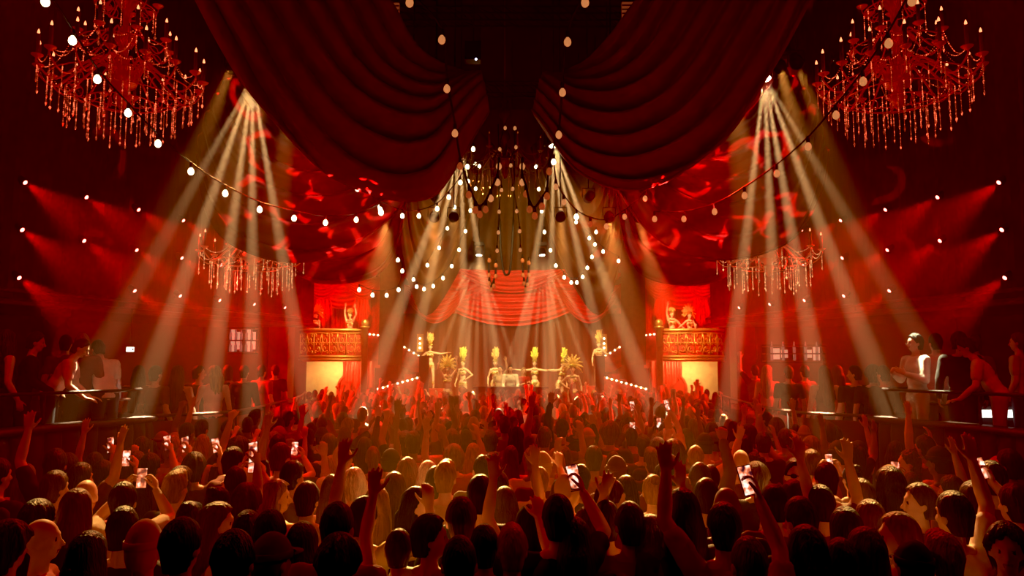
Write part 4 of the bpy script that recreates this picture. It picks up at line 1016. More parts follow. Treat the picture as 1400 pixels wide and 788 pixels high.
# ---- audience members seen clearly near the camera: px, py of the head, hair, colour, top, colour, pose, yaw(deg), scale, skin, glasses
NEAR = [
 (50, 712, 'wavy', 'black', 'tee', 'black', 'D', 0, .98, 1, 0), (104, 697, 'extra', 'auburn', 'tank', 'maroon', 'D', 5, 1.0, 1, 0), (75, 668, 'short', 'brown', 'tee', 'dark grey', 'D', -20, 1.0, 1, 0),
 (168, 686, 'short', 'dark brown', 'tee', 'beige', 'PP', 10, 1.0, 1, 0), (168, 724, 'crop', 'black', 'tee', 'black', 'D', 0, 1.0, 2, 0), (197, 752, 'beanie', 'white', 'tee', 'black', 'D', 0, 1.0, 1, 0),
 (248, 748, 'short', 'black', 'tee', 'maroon', 'D', -10, 1.04, 1, 0), (319, 768, 'short', 'black', 'tee', 'black', 'D', 0, 1.04, 2, 0), (240, 668, 'quiff', 'blond', 'tee', 'black', 'D', -15, 1.0, 0, 0),
 (298, 716, 'wavy', 'auburn', 'tank', 'red', 'DS', -25, .97, 0, 0), (57, 738, 'bald', 'black', 'tee', 'red', 'D', -70, .98, 0, 0), (258, 712, 'bun', 'black', 'tank', 'black', 'D', 10, .96, 1, 0),
 (336, 690, 'curly', 'brown', 'tee', 'dark grey', 'D', 0, .98, 1, 0), (338, 728, 'bob', 'black', 'tank', 'maroon', 'D', 10, .96, 1, 0),
 (378, 680, 'wavy', 'blond', 'tank', 'yellow', 'DS', -20, .97, 0, 0), (400, 652, 'short', 'black', 'tee', 'olive', 'D', -30, 1.0, 1, 0), (455, 672, 'extra', 'brown', 'tank', 'maroon', 'D', 0, .97, 0, 0),
 (484, 663, 'curly', 'white', 'tee', 'white', 'D', 10, .95, 0, 0), (420, 684, 'short', 'dark brown', 'long', 'yellow', 'D', -10, .98, 0, 0), (515, 690, 'extra', 'blond', 'tank', 'black', 'D', 5, .97, 0, 0),
 (539, 668, 'long', 'brown', 'tank', 'black', 'D', 0, .97, 0, 0), (557, 645, 'long', 'auburn', 'tank', 'maroon', 'D', 0, .97, 0, 0), (585, 650, 'long', 'white', 'tee', 'white', 'D', 0, .96, 0, 0),
 (609, 654, 'quiff', 'blond', 'tee', 'beige', 'D', -10, 1.02, 0, 0), (569, 692, 'long', 'black', 'tank', 'black', 'DS', -45, .97, 0, 0), (630, 712, 'short', 'brown', 'tee', 'black', 'D', 8, 1.02, 0, 0),
 (657, 678, 'short', 'black', 'tee', 'black', 'D', 0, 1.04, 1, 0), (588, 735, 'short', 'dark brown', 'tee', 'white', 'DS', -25, .98, 0, 0), (461, 722, 'crop', 'dark brown', 'tee', 'red', 'D', -8, 1.05, 1, 0),
 (413, 746, 'extra', 'black', 'tank', 'black', 'D', 0, .96, 1, 0), (369, 730, 'short', 'black', 'tee', 'maroon', 'D', 0, 1.0, 1, 0), (372, 768, 'cap', 'maroon', 'tee', 'black', 'D', -30, 1.0, 1, 0),
 (462, 770, 'curly', 'dark brown', 'tee', 'black', 'D', 0, .97, 1, 0), (662, 748, 'crop', 'black', 'tee', 'black', 'D', 0, .96, 2, 0), (628, 771, 'crop', 'dark brown', 'tee', 'black', 'D', 5, 1.0, 1, 0),
 (497, 708, 'short', 'dark brown', 'tee', 'yellow', 'TT', -12, .99, 1, 0), (690, 690, 'long', 'brown', 'tank', 'maroon', 'OR', 10, .95, 1, 0), (545, 752, 'bun', 'brown', 'tank', 'maroon', 'TT', 0, .93, 1, 0),
 (776, 670, 'bald', 'black', 'tee', 'yellow', 'DS', -25, 1.02, 0, 1), (763, 710, 'short', 'black', 'tee', 'black', 'PR', 0, 1.04, 1, 0), (836, 684, 'short', 'brown', 'tee', 'maroon', 'DS', -20, 1.02, 0, 0),
 (795, 655, 'bun', 'black', 'tank', 'dark grey', 'CH', 0, .97, 1, 0), (843, 645, 'cap', 'maroon', 'tee', 'maroon', 'D', 10, 1.0, 1, 0), (893, 672, 'bun', 'blond', 'tank', 'beige', 'D', 0, .98, 0, 0),
 (917, 645, 'short', 'black', 'tee', 'maroon', 'D', -10, 1.03, 1, 0), (957, 655, 'short', 'brown', 'long', 'light grey', 'FR', -10, 1.0, 0, 0), (861, 718, 'short', 'black', 'long', 'beige', 'D', 5, 1.0, 1, 0),
 (829, 714, 'short', 'dark brown', 'tee', 'black', 'D', 0, .98, 2, 0), (804, 722, 'long', 'auburn', 'tank', 'maroon', 'D', 0, .96, 0, 0), (933, 702, 'extra', 'black', 'long', 'black', 'D', 8, 1.05, 1, 0),
 (966, 680, 'short', 'black', 'tee', 'dark grey', 'D', 0, 1.0, 1, 0), (990, 722, 'short', 'dark brown', 'tee', 'light grey', 'OL', 0, 1.03, 1, 0), (1013, 632, 'bald', 'black', 'tee', 'maroon', 'D', 0, 1.0, 0, 0),
 (1034, 655, 'curly', 'grey', 'tee', 'dark grey', 'D', 0, .97, 0, 0), (1024, 772, 'crop', 'auburn', 'tee', 'red', 'PH', 6, 1.0, 0, 0), (742, 640, 'beanie', 'beige', 'tee', 'maroon', 'D', 0, .99, 1, 0),
 (760, 630, 'long', 'blond', 'tank', 'maroon', 'D', 0, .96, 0, 0), (786, 740, 'long', 'dark brown', 'tee', 'black', 'D', 0, .97, 1, 0), (738, 658, 'bun', 'blond', 'tank', 'black', 'FW', 0, .95, 0, 0),
 (724, 720, 'long', 'black', 'tank', 'black', 'OO', -10, .96, 1, 0), (890, 735, 'long', 'brown', 'tank', 'beige', 'OR', 12, .96, 0, 0), (700, 752, 'quiff', 'blond', 'tee', 'dark grey', 'FW', 5, .96, 0, 0),
 (1088, 650, 'short', 'black', 'tee', 'white', 'D', 170, 1.02, 1, 1), (1110, 634, 'short', 'auburn', 'tee', 'red', 'D', 0, 1.0, 0, 0), (1130, 656, 'short', 'black', 'tee', 'light grey', 'D', 0, 1.02, 1, 0),
 (1085, 682, 'short', 'dark brown', 'tee', 'white', 'D', 0, .99, 1, 0), (1094, 712, 'short', 'dark brown', 'tee', 'black', 'D', 20, 1.02, 1, 0), (1103, 756, 'extra', 'black', 'tee', 'black', 'D', 12, 1.0, 2, 0),
 (1157, 724, 'extra', 'dark brown', 'tank', 'maroon', 'D', 0, .98, 1, 0), (1178, 680, 'short', 'brown', 'tee', 'black', 'D', 0, .99, 0, 0), (1190, 712, 'long', 'auburn', 'tank', 'red', 'D', 0, .97, 0, 0),
 (1228, 735, 'extra', 'blond', 'tank', 'black', 'DT', 20, 1.0, 0, 0), (1184, 757, 'bob', 'brown', 'tee', 'black', 'D', 20, .98, 0, 0), (1217, 664, 'wavy', 'black', 'tee', 'black', 'D', 15, 1.03, 1, 0),
 (1243, 634, 'crop', 'brown', 'tee', 'maroon', 'D', 60, 1.0, 0, 0), (1257, 688, 'short', 'brown', 'tee', 'dark grey', 'D', 75, 1.0, 0, 0), (1304, 705, 'short', 'dark brown', 'tee', 'white', 'OR', 10, 1.04, 1, 0),
 (1356, 656, 'short', 'black', 'tee', 'maroon', 'D', 10, 1.05, 1, 0), (1330, 684, 'short', 'black', 'tee', 'black', 'D', 0, .99, 1, 0), (1290, 764, 'quiff', 'blond', 'tee', 'black', 'D', 10, .98, 0, 0),
 (1376, 752, 'curly', 'black', 'tee', 'maroon', 'D', 150, .97, 1, 0), (1387, 690, 'short', 'dark brown', 'tee', 'maroon', 'PR', 10, 1.02, 1, 0), (1058, 690, 'short', 'black', 'tee', 'maroon', 'OR', 5, 1.0, 1, 0),
 (1122, 690, 'short', 'black', 'tee', 'maroon', 'OR', 0, .99, 1, 0), (1165, 655, 'bun', 'black', 'tank', 'maroon', 'PP', 5, .96, 1, 0), (1150, 770, 'crop', 'dark brown', 'tee', 'black', 'D', 0, .96, 1, 0),
 (110, 655, 'short', 'dark brown', 'tee', 'maroon', 'OR', -30, 1.0, 1, 0), (92, 640, 'short', 'black', 'tee', 'maroon', 'PR', -12, 1.0, 1, 0), (140, 650, 'short', 'black', 'tee', 'maroon', 'PP', 0, .98, 1, 0),
 (205, 640, 'short', 'black', 'tee', 'maroon', 'PR', -5, 1.0, 1, 0), (186, 636, 'short', 'brown', 'tee', 'maroon', 'PR', 0, .99, 1, 0), (298, 690, 'bun', 'black', 'tank', 'maroon', 'PH', -10, .97, 1, 0),
 (322, 660, 'short', 'dark brown', 'tee', 'white', 'PP', 0, .98, 0, 0), (388, 632, 'bun', 'brown', 'tank', 'maroon', 'PP', 0, .95, 0, 0), (265, 640, 'curly', 'dark brown', 'tee', 'maroon', 'PR', 10, .98, 1, 0),
 (10, 750, 'curly', 'dark brown', 'tee', 'maroon', 'D', -20, .98, 0, 0), (120, 762, 'long', 'black', 'tank', 'maroon', 'D', 0, .97, 1, 0), (1250, 776, 'cap', 'black', 'tee', 'black', 'D', 0, .96, 1, 0),
]
def floor_half(Y):
    return np.interp(Y, [3.5, 8.66, 9.8, 10.6, 11.2, 12, 13, 15, 18, 21, 24.3], [4.7, 4.5, 4.45, 4.4, 4.3, 4.15, 4.0, 4.15, 4.5, 5.2, 6.6])
placed = []
for (px, py, hr, hc, tp, tc, ps, yw, s, sk, gl) in NEAR:
    p = at_z(px, py, 1.635 * s + FL); 
    fh = floor_half(p.y); p.x = max(-fh, min(fh, p.x)); placed.append((p.x, p.y))
    w_ = 'left' if px < 230 else 'centre left' if px < 560 else 'centre' if px < 840 else 'centre right' if px < 1170 else 'right'
    row = 'front row' if py > 740 else 'second row' if py > 700 else 'third row' if py > 660 else 'fourth row'
    person(p.x, p.y, FL, math.radians(yw), hr, hc, tp, tc, ps, s, sk, '%s, %s' % (row, w_), bool(gl), wide=1.0)
# ---- the rest of the dance floor
rng = random.Random(21)
cand = []
Y = 4.3
while Y < 24.3:
    st = .50 if Y < 11 else .56
    hw = min(floor_half(Y), Y * .70 + .3); n = int(2 * hw / st); 
    for i in range(n + 1):
        x = -hw + 2 * hw * (i + .5 * (int(Y * 10) % 2)) / max(1, n) + rng.uniform(-.13, .13); y = Y + rng.uniform(-.14, .14)
        if abs(x) > hw: continue
        if abs(x) < 1.35 and y > 24: continue
        cand.append((x, y))
    Y += st * .98
rest = []
for x, y in cand:
    if all((x - a) ** 2 + (y - b_) ** 2 > (.36 if y < 7 else .40) ** 2 for a, b_ in placed): placed.append((x, y)); rest.append((x, y))
rest.sort(key=lambda q: q[1])
NIND = 300 - len(NEAR) - 34
HW = ['short'] * 5 + ['crop'] * 2 + ['quiff', 'curly'] + ['long'] * 4 + ['wavy'] * 2 + ['extra', 'bob', 'bun', 'ponytail', 'bald', 'cap', 'beanie']
HCW = ['black'] * 8 + ['dark brown'] * 8 + ['brown'] * 4 + ['auburn'] * 3 + ['blond'] * 2 + ['grey']
TCW = ['black'] * 6 + ['maroon'] * 4 + ['dark grey'] * 2 + ['white'] * 2 + ['red'] * 2 + ['beige', 'navy', 'pink', 'olive', 'light grey', 'yellow']
PW = ['D'] * 22 + ['DT'] * 3 + ['DS'] * 3 + ['CH'] * 2 + ['OR', 'OL', 'FR', 'FL', 'OO', 'TT', 'BR', 'BL', 'FW', 'PR', 'PH', 'PP', 'OR', 'TT']
def attrs():
    hr = rng.choice(HW); fem = hr in ('long', 'wavy', 'extra', 'bob', 'bun', 'ponytail')
    return hr, (rng.choice(HCW) if hr not in ('beanie', 'cap') else rng.choice(['black', 'dark grey', 'beige', 'red'])), rng.choice(['tank', 'tank', 'tee', 'long'] if fem else ['tee', 'tee', 'tee', 'long']), rng.choice(TCW), rng.choice(PW), rng.uniform(.93, .99) if fem else rng.uniform(.97, 1.05), rng.choice([0, 1, 1, 2, 3]), fem
for x, y in rest[:NIND]:
    hr, hc, tp, tc, ps, s, sk, fem = attrs()
    if y < 7 and ps not in ('D', 'DT', 'DS', 'CH'): ps = 'D' if rng.random() < .6 else ps
    px = 700 + F * x / y
    w_ = 'far left' if px < 200 else 'left' if px < 420 else 'centre left' if px < 620 else 'centre' if px < 780 else 'centre right' if px < 980 else 'right' if px < 1200 else 'far right'
    dz = 'near' if y < 8 else 'mid-floor' if y < 12 else 'deep in the floor'
    person(x, y, FL, rng.uniform(-.35, .35) + (.12 if x > 2 else -.12 if x < -2 else 0), hr, hc, tp, tc, ps, s, sk, '%s %s' % (w_, dz), wide=.9 if fem else 1.0)
n_crowd = len(people)
# ---- people on the raised tiers
def on_tier(px, py, Yd, z0, hr, hc, tp, tc, ps, yaw, where, s=1.0, sk=1, tr=None, lab=None):
    Yd = Yd + 1.7 if z0 == T1 else Yd + .9
    LN = LEDGE if z0 == T1 else MID
    for _ in range(60):
        xx = abs(at(px, py, Yd).x)
        if xx > np.interp(Yd, [q[1] for q in LN], [q[0] for q in LN]) + .36: break
        Yd += .1
    p = at(px, py, Yd); person(p.x, Yd, z0, math.radians(yaw), hr, hc, tp, tc, ps, s, sk, where, trousers=tr, lab=lab)
NL, NR, FL_, FR_ = 'on the left near tier', 'on the right near tier', 'on the left far tier', 'on the right far tier'
for a in [
 (8, 474, 7.9, T1, 'wavy', 'dark brown', 'tank', 'black', 'DT', -40, NL), (34, 470, 8.2, T1, 'short', 'black', 'long', 'black', 'DK', -60, NL), (72, 478, 8.4, T1, 'crop', 'brown', 'tee', 'pink', 'OLn', -70, NL),
 (112, 474, 8.9, T1, 'short', 'blond', 'long', 'maroon', 'D', 30, NL), (148, 476, 8.5, T1, 'short', 'black', 'tee', 'white', 'OLn', 50, NL), (90, 470, 9.6, T1, 'short', 'black', 'tee', 'maroon', 'D', 10, NL),
 (1251, 470, 8.4, T1, 'short', 'black', 'long', 'white', 'CH', 100, NR), (1279, 472, 9.0, T1, 'short', 'dark brown', 'tee', 'pink', 'DT', -50, NR), (1312, 470, 7.9, T1, 'short', 'black', 'long', 'black', 'DS', -30, NR),
 (1362, 478, 8.0, T1, 'short', 'black', 'tee', 'white', 'OLn', 60, NR), (1392, 474, 8.8, T1, 'short', 'brown', 'tee', 'beige', 'D', 40, NR), (1333, 472, 9.7, T1, 'short', 'black', 'tee', 'maroon', 'D', 0, NR),
 (213, 512, 10.6, T2, 'short', 'black', 'tee', 'maroon', 'D', -20, FL_), (243, 510, 10.8, T2, 'extra', 'auburn', 'tank', 'maroon', 'D', 0, FL_), (293, 508, 11.2, T2, 'wavy', 'blond', 'tank', 'pink', 'DT', 10, FL_),
 (334, 504, 12.6, T2, 'short', 'black', 'long', 'black', 'D', 0, FL_), (272, 512, 12.2, T2, 'short', 'brown', 'tee', 'black', 'DS', -10, FL_), (358, 507, 14.2, T2, 'short', 'dark brown', 'tee', 'red', 'D', -20, FL_),
 (376, 510, 16.0, T2, 'short', 'black', 'tee', 'dark grey', 'DT', 0, FL_), (190, 512, 11.6, T2, 'long', 'black', 'tank', 'black', 'D', 20, FL_), (311, 512, 14.0, T2, 'bob', 'dark brown', 'tank', 'black', 'D', 20, FL_),
 (1049, 508, 13.2, T2, 'extra', 'blond', 'tank', 'pink', 'DS', 0, FR_), (1078, 505, 12.4, T2, 'crop', 'grey', 'tee', 'dark grey', 'D', 0, FR_), (1127, 509, 11.6, T2, 'extra', 'auburn', 'tank', 'maroon', 'D', 0, FR_),
 (1100, 510, 14.0, T2, 'short', 'black', 'tee', 'maroon', 'D', 20, FR_), (1168, 511, 11.2, T2, 'short', 'black', 'tee', 'black', 'DT', 0, FR_), (1193, 508, 10.8, T2, 'curly', 'dark brown', 'tee', 'navy', 'D', -20, FR_),
 (1207, 508, 10.6, T2, 'short', 'black', 'long', 'black', 'D', 20, FR_), (1032, 506, 16.0, T2, 'short', 'black', 'tee', 'maroon', 'OL', 0, FR_), (1145, 508, 13.0, T2, 'long', 'brown', 'tank', 'red', 'D', 0, FR_)]:
    on_tier(*a, tr=TROUSL if a[10] in (NR,) and a[7] in ('pink', 'white') else None)
n_guests = len(people)
for rec in people:
    if rec['v']['phone']: phone_for(rec)
# DJ and companions at the booth
def atp(px, Yd, z0, *a, **k):
    p = at(px, 500, Yd); person(p.x, Yd, z0, *a, **k)
atp(698, 25.3, .95, PI, 'short', 'black', 'long', 'white', 'DK', 1.0, 1, 'dj', lab='DJ in a white long-sleeved top working behind the booth at stage centre')
atp(684, 25.5, .95, PI - .4, 'short', 'dark brown', 'tee', 'beige', 'OL', .98, 1, 'dj', lab='companion in a beige t-shirt beside the DJ, one arm raised, stage centre')
atp(716, 25.5, .95, PI + .5, 'bob', 'blond', 'tee', 'red', 'CH', .94, 1, 'dj', lab='companion in red to the right of the DJ behind the booth')

# ---- bar tables with bottles on the near tiers
def tier_table(px, py, Yd, nm):
    p = at(px, py, Yd); th = thing('cocktail_table', 'small dark cocktail table on the %s near tier' % nm, 'table', (p.x, Yd, T1)); hz = p.z - T1
    b = MB(); b.lathe([(.30, hz - .03), (.31, hz - .015), (.30, hz)], 28); b.build('table_top', M['trim'], th)
    b = MB(); b.lathe([(.03, .03), (.03, hz - .03)], 12); b.build('stem', M['blackmetal'], th)
    b = MB(); b.lathe([(.22, 0), (.22, .015), (.04, .03)], 24); b.build('base', M['blackmetal'], th)
    for i in range(4):
        a = i * 1.7; b = MB(); h_ = .26 if i < 2 else .13; r_ = .036 if i < 2 else .032
        b.lathe([(r_, 0), (r_, h_ * .6), (r_ * (.4 if i < 2 else 1.1), h_ * .8), (r_ * (.4 if i < 2 else 1.15), h_)], 12)
        o = b.build('bottle' if i < 2 else 'drinking_glass', M['bottle']); o.location = (p.x + .16 * math.cos(a), Yd + .16 * math.sin(a), p.z)
        tag(o, ('%s bottle' if i < 2 else '%s drinking glass') % ('first' if i % 2 == 0 else 'second') + ' on the cocktail table of the %s near tier' % nm, 'bottle' if i < 2 else 'glass', 'drinks on the cocktail tables')
tier_table(146, 545, 11.0, 'left'); tier_table(1285, 550, 10.8, 'right')
th = thing('light_box', 'bright white glowing light box low on the right near tier', 'light box', at(1366, 566, 10.6))
b = MB(); b.box((0, 0, 0), (.5, .06, .10)); b.build('glowing_face', M['signwhite'], th, False)
b = MB(); b.box((0, .05, -.25), (.56, .05, .7)); b.build('cabinet', M['black'], th, False)

# ------------------------------------------------------------------ dancers
def dancer(px, Yd, z0, aL, aR, lab, feather, fm, rz=PI, s=1.0, costume='sequin', lean=0., skinm=None, key=None, tilt=0., group=None):
    p = at(px, 500, Yd); v = make_body(key or 'fem_%s_%s_%.2f' % (aL, aR, lean), aL, aR, fem=1, lean=lean, voxel=.010, ratio=.35, tilt=tilt, stance='apart')
    o = bpy.data.objects.new('person', v['body']); C.objects.link(o); o.location = (p.x, Yd, z0); o.rotation_euler = (0, 0, rz); o.scale = (s,) * 3
    o.material_slots[0].link = 'OBJECT'; o.material_slots[0].material = skinm or SKIN[0]
    tag(o, lab, 'person', 'costumed dancers')
    T = v['T']; mt = M[costume]
    b = MB()
    for q in (-1, 1): b.ell(T((q * .062, .082, 1.275)), (.060, .050, .056), 14, 9)
    b.tube([T((.14 * math.cos(a), .098 * math.sin(a), 1.255)) for a in [2 * PI * i / 20 for i in range(21)]], .012, 6)
    b.build('bra_top', mt, o)
    b = MB(); b.ell((0, -.008, .915), (.160, .118, .075), 18, 9); b.cap((0, 0, .86), (0, 0, .83), .07, .055)
    for i in range(22):
        a = 2 * PI * i / 22; b.tube([(.160 * math.cos(a), .118 * math.sin(a) - .008, .93), (.175 * math.cos(a), .13 * math.sin(a), .80)], [.010, .006], 5)
    b.build('sequin_belt', mt, o)
    b = MB(); b.tube([T((.085 * math.cos(a), .07 * math.sin(a) + .01, 1.42 - .03 * math.sin(a))) for a in [2 * PI * i / 20 for i in range(21)]], .020, 7); b.build('collar', mt, o)
    hd = MB(); cr_ = MB(); cr_.lathe([(.080, .165), (.098, .20), (.102, .235), (.085, .27), (.03, .285)], 18); 
    hr = obj('hair', HK['bun'][0], o); hr.matrix_local = v['head']; hr.material_slots[0].link = 'OBJECT'; hr.material_slots[0].material = HAIRM['dark brown']
    cw = cr_.build('crown', M['sequin'], o); cw.matrix_local = v['head']
    R0 = random.Random(int(px))
    def plume(base, tip, w):
        base = Vector(base); tip = Vector(tip); pts = cr([base, base.lerp(tip, .5) + Vector((0, .02, .03)), tip, tip + (tip - base).cross(Vector((0, 1, 0))).normalized() * w * .8 * (1 if tip.x > 0 else -1) * -1], 12)
        hd.tube(pts, [w * (.25 + .75 * math.sin(PI * min(1, (i + .5) / 11)) ** .7) for i in range(12)], 6)
    if feather == 'tall':
        for i in range(22):
            a = R0.uniform(0, 2 * PI); r_ = R0.uniform(.0, .06); h_ = R0.uniform(.30, .46)
            plume((r_ * math.cos(a), r_ * math.sin(a) * .7, .25), (r_ * math.cos(a) * 2.2, r_ * math.sin(a) * 1.6 - .02, .25 + h_), .022)
        for i in range(14):
            a = 2 * PI * i / 14; plume((.05 * math.cos(a), .04 * math.sin(a), .26), (.13 * math.cos(a), .09 * math.sin(a), .42 + .08 * (i % 2)), .025)
    elif feather == 'fan':
        for i in range(30):
            a = PI * (-.12 + 1.24 * i / 29); r_ = .21 + .05 * (i % 3)
            plume((.07 * math.cos(a), -.03 - .02 * (i % 2), .20 + .03 * math.sin(a)), (r_ * math.cos(a), -.04 - .03 * (i % 2), .18 + r_ * math.sin(a) * 1.25), .026)
    else:
        for i in range(12):
            a = PI * i / 11; plume((.06 * math.cos(a), -.02, .24), (.14 * math.cos(a), -.04, .26 + .12 * math.sin(a)), .018)
    h_ = hd.build('feather_headdress', M[fm], o); h_.matrix_local = v['head']
    b = MB()
    for q in (-1, 1): b.lathe([(.047, 0), (.054, .05), (.050, .11), (.045, .12)], 12, (q * .119, -.012, .16))
    b.build('ankle_cuffs', mt, o)
    return o
dancer(633, 28, STZ + .02, 'hip', 'down', 'dancer in red with tall yellow feathers, leftmost on stage, by the gold podium dancer', 'tall', 'featheryellow', PI - .5, costume='sequin')
dancer(677, 28, STZ + .02, 'down', 'down', 'standing dancer with curled feather headdress, left of stage centre', 'tall', 'feathergold', PI + .1)
dancer(731, 28, STZ + .02, 'out', 'out', 'dancer with arms spread and yellow feather headdress, right of stage centre', 'tall', 'featheryellow', PI)
dancer(765, 28, STZ + .02, 'down', 'out', 'dancer leaning sideways with yellow pompom headdress, behind the gold podium dancer', 'tall', 'featheryellow', PI + .7, lean=.25)
for px, lab, aL, aR, nm in ((612, 'tall gold-lit podium dancer with both arms raised and fan headdress, left', 'open', 'open', 'left'), (783, 'tall gold-lit podium dancer with large fan headdress, right', 'down', 'hip', 'right')):
    p = at(px, 500, 24.6); b = MB(); b.lathe([(.42, FL), (.42, .78), (.45, .80), (.45, .86)], 28)
    th = thing('podium', 'round dark podium under the %s podium dancer' % nm, 'podium', (p.x, 24.6, 0)); b.build('drum', M['black'], th)
    b = MB(); b.lathe([(.46, .86), (.46, .88)], 28); b.build('top_plate', M['trim'], th)
    dancer(px, 24.6, .87, aL, aR, lab, 'fan', 'feathergold', PI + (.15 if px < 700 else -.1), s=1.04)
for px, z0, lab, aL, aR in ((588, 1.78, 'dancer with tall beehive headdress standing on the left stairs, one arm out', 'out', 'hip'), (819, 1.88, 'dancer with tall feathers standing on the right stairs behind the pedestal', 'hip', 'down')):
    p = at(px, 500, 29.6)
    th = thing('stair_landing', 'red landing block behind the %s pedestal' % ('left' if px < 700 else 'right'), 'platform', (p.x, 29.6, STZ))
    b = MB(); b.box((0, 0, (z0 - STZ) / 2), (1.3, 1.1, z0 - STZ)); b.build('block', M['redpaint'], th, False)
    dancer(px, 29.6, z0, aL, aR, lab, 'tall', 'feathergold', PI, s=.98)
BF = 2.93
dancer(431, 27.5, BF, 'chest', 'chest', 'feather-crowned dancer at the outer end of the left balcony box', 'fan', 'feathergold', PI - .6, s=.94)
dancer(477, 27.3, BF, 'open', 'tall', 'dancer with both arms thrown up in the left balcony box', 'small', 'feathergold', PI - .2, s=.94, lean=0)
dancer(920, 27.3, BF, 'hip', 'tall', 'dancer with one arm straight up and hand on hip, right balcony box', 'small', 'feathergold', PI + .1, s=.96)
dancer(944, 27.5, BF, 'chest', 'hip', 'dancer with wide feather headdress in the right balcony box', 'fan', 'feathergold', PI + .4, s=.94)

# ------------------------------------------------------------------ distant crowd, one mass
far = rest[NIND:]
def lowarr(me, ratio):
    o = bpy.data.objects.new('t', me.copy()); C.objects.link(o); d = o.modifiers.new('d', 'DECIMATE'); d.ratio = ratio
    dg = bpy.context.evaluated_depsgraph_get(); dg.update(); m2 = o.evaluated_get(dg).to_mesh(); m2.calc_loop_triangles()
    v = np.empty(len(m2.vertices) * 3); m2.vertices.foreach_get('co', v); t = np.empty(len(m2.loop_triangles) * 3, int); m2.loop_triangles.foreach_get('vertices', t)
    md = o.data; bpy.data.objects.remove(o); bpy.data.meshes.remove(md)
    return v.reshape(-1, 3), t.reshape(-1, 3)
LOW = {}
def low(me, r):
    if me.name not in LOW: LOW[me.name] = lowarr(me, r)
    return LOW[me.name]
VV, TT, MI = [], [], []; off = 0
farm = SKIN[:3] + [HAIRM['black'], HAIRM['brown'], HAIRM['blond'], HAIRM['auburn']] + [TOPM[k] for k in ('black', 'maroon', 'white', 'red', 'beige')] + [TROUS]
for x, y in far:
    hr, hc, tp, tc, ps, s, sk, fem = attrs()
    if ps not in ('D', 'DT', 'DS') and rng.random() < .45: ps = 'D'
    if hr in ('beanie', 'cap', 'bald'): hr = 'crop'
    v = body_for(ps); a = rng.uniform(-.4, .4); ca, sa = math.cos(a), math.sin(a)
    A = np.array([[ca, -sa, 0], [sa, ca, 0], [0, 0, 1]]) * s
    Hm = np.array(v['head'])
    for me, mi, hd in ((v['body'], rng.randrange(3), 0), (HK[hr][0], 3 + rng.choice([0, 0, 0, 1, 1, 2, 3]), 1), (v['top'][tp], 7 + rng.choice([0, 0, 1, 1, 2, 3, 4]), 0), (TROUM, 12, 0)):
        P_, T_ = low(me, .16 if me is v['body'] else .35)
        if hd: P_ = P_ @ Hm[:3, :3].T + Hm[:3, 3]
        VV.append(P_ @ A.T + np.array([x, y, FL])); TT.append(T_ + off); MI.append(np.full(len(T_), mi)); off += len(P_)
VV = np.concatenate(VV); TT = np.concatenate(TT); MI = np.concatenate(MI)
me = bpy.data.meshes.new('distant_crowd'); me.vertices.add(len(VV)); me.vertices.foreach_set('co', VV.ravel()); me.loops.add(TT.size); me.loops.foreach_set('vertex_index', TT.ravel().astype(np.int32))
me.polygons.add(len(TT)); me.polygons.foreach_set('loop_start', np.arange(0, TT.size, 3, dtype=np.int32))
for m in farm: me.materials.append(m)
me.polygons.foreach_set('material_index', MI.astype(np.int32)); me.update(calc_edges=True); me.validate(); me.polygons.foreach_set('use_smooth', np.ones(len(me.polygons), bool))
tag(obj('distant_crowd', me), 'dense mass of guests far back on the dance floor up to the stage', 'crowd', kind='stuff')

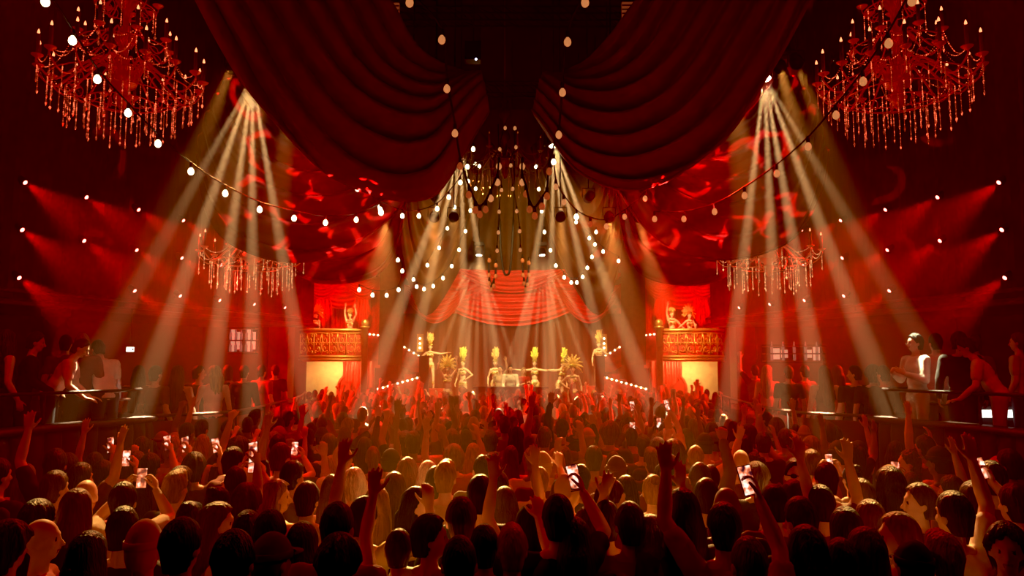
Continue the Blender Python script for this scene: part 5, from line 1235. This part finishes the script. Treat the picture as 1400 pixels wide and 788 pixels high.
# ------------------------------------------------------------------ labels for the audience
TN = {'tank': 'vest top', 'tee': 't-shirt', 'long': 'long-sleeved top'}
def desc(r, full):
    hd = HNAME[r['hair']]; hd = hd % r['hc'] if '%s' in hd else hd
    ps_ = POSES[r['pose']][2]
    return 'person, %s, %s %s%s' % (hd, r['tc'], TN[r['top']], ', ' + ps_ if ps_ else '')
from collections import defaultdict
G = defaultdict(list)
for r in people:
    if r['lab']: r['label'] = r['lab']; continue
    w_ = r['where']; base = desc(r, 1)
    r['label'] = base + ', ' + w_; G[r['label']].append(r)
ORD = ['leftmost', 'second', 'third', 'fourth', 'fifth', 'sixth', 'seventh', 'eighth']
for k, L in G.items():
    if len(L) > 1:
        L.sort(key=lambda r: r['x'] / max(.1, r['y']))
        for i, r in enumerate(L): r['label'] = k + (', leftmost' if i == 0 else ', %s from left' % ORD[min(i, 7)])
def short(lb):
    w = lb.split()
    return ' '.join(w[:16]) if len(w) > 16 else lb
for r in people:
    lb = r['label']
    for a_, b_ in ((' from left', ''), ('swept-up', 'quiffed'), ('long-sleeved top', 'shirt'), ('person, ', 'guest, ')):
        if len(lb.split()) > 16: lb = lb.replace(a_, b_)
    if len(lb.split()) > 16: lb = lb.replace('guest, ', '')
    if len(lb.split()) > 16: lb = lb.replace('deep in the floor', 'far back').replace(' in both hands', '')
    tag(r['o'], lb, 'person', 'guests in the audience' if not r['lab'] else 'people at the DJ booth')
cnt = defaultdict(int)
for th, r in phones:
    hd = HNAME[r['hair']]; hd = hd % r['hc'] if '%s' in hd else hd
    hd = hd.replace(' hair', '').replace('a shaved head', 'shaven'); lb = 'lit phone held by %s guest in %s, %s' % (hd.replace('a ', ''), r['tc'], r['where'])
    cnt[lb] += 1
    if cnt[lb] > 1: lb += ', %s one' % ORD[cnt[lb] - 1]
    if len(lb.split()) > 16: lb = lb.replace(' guest', '').replace('deep in the floor', 'far back').replace(', ', ' ')
    th['label'] = ' '.join(lb.split()[:16])
from collections import Counter
_c = Counter(o.get('label') for o in bpy.data.objects if o.get('category'))
print('DUP', [(k, v) for k, v in _c.items() if v > 1][:20]); print('LONG', [k for k in _c if k and len(k.split()) > 16][:10]); print('COUNT', len(people), len(phones), len(far), len(bpy.data.objects))
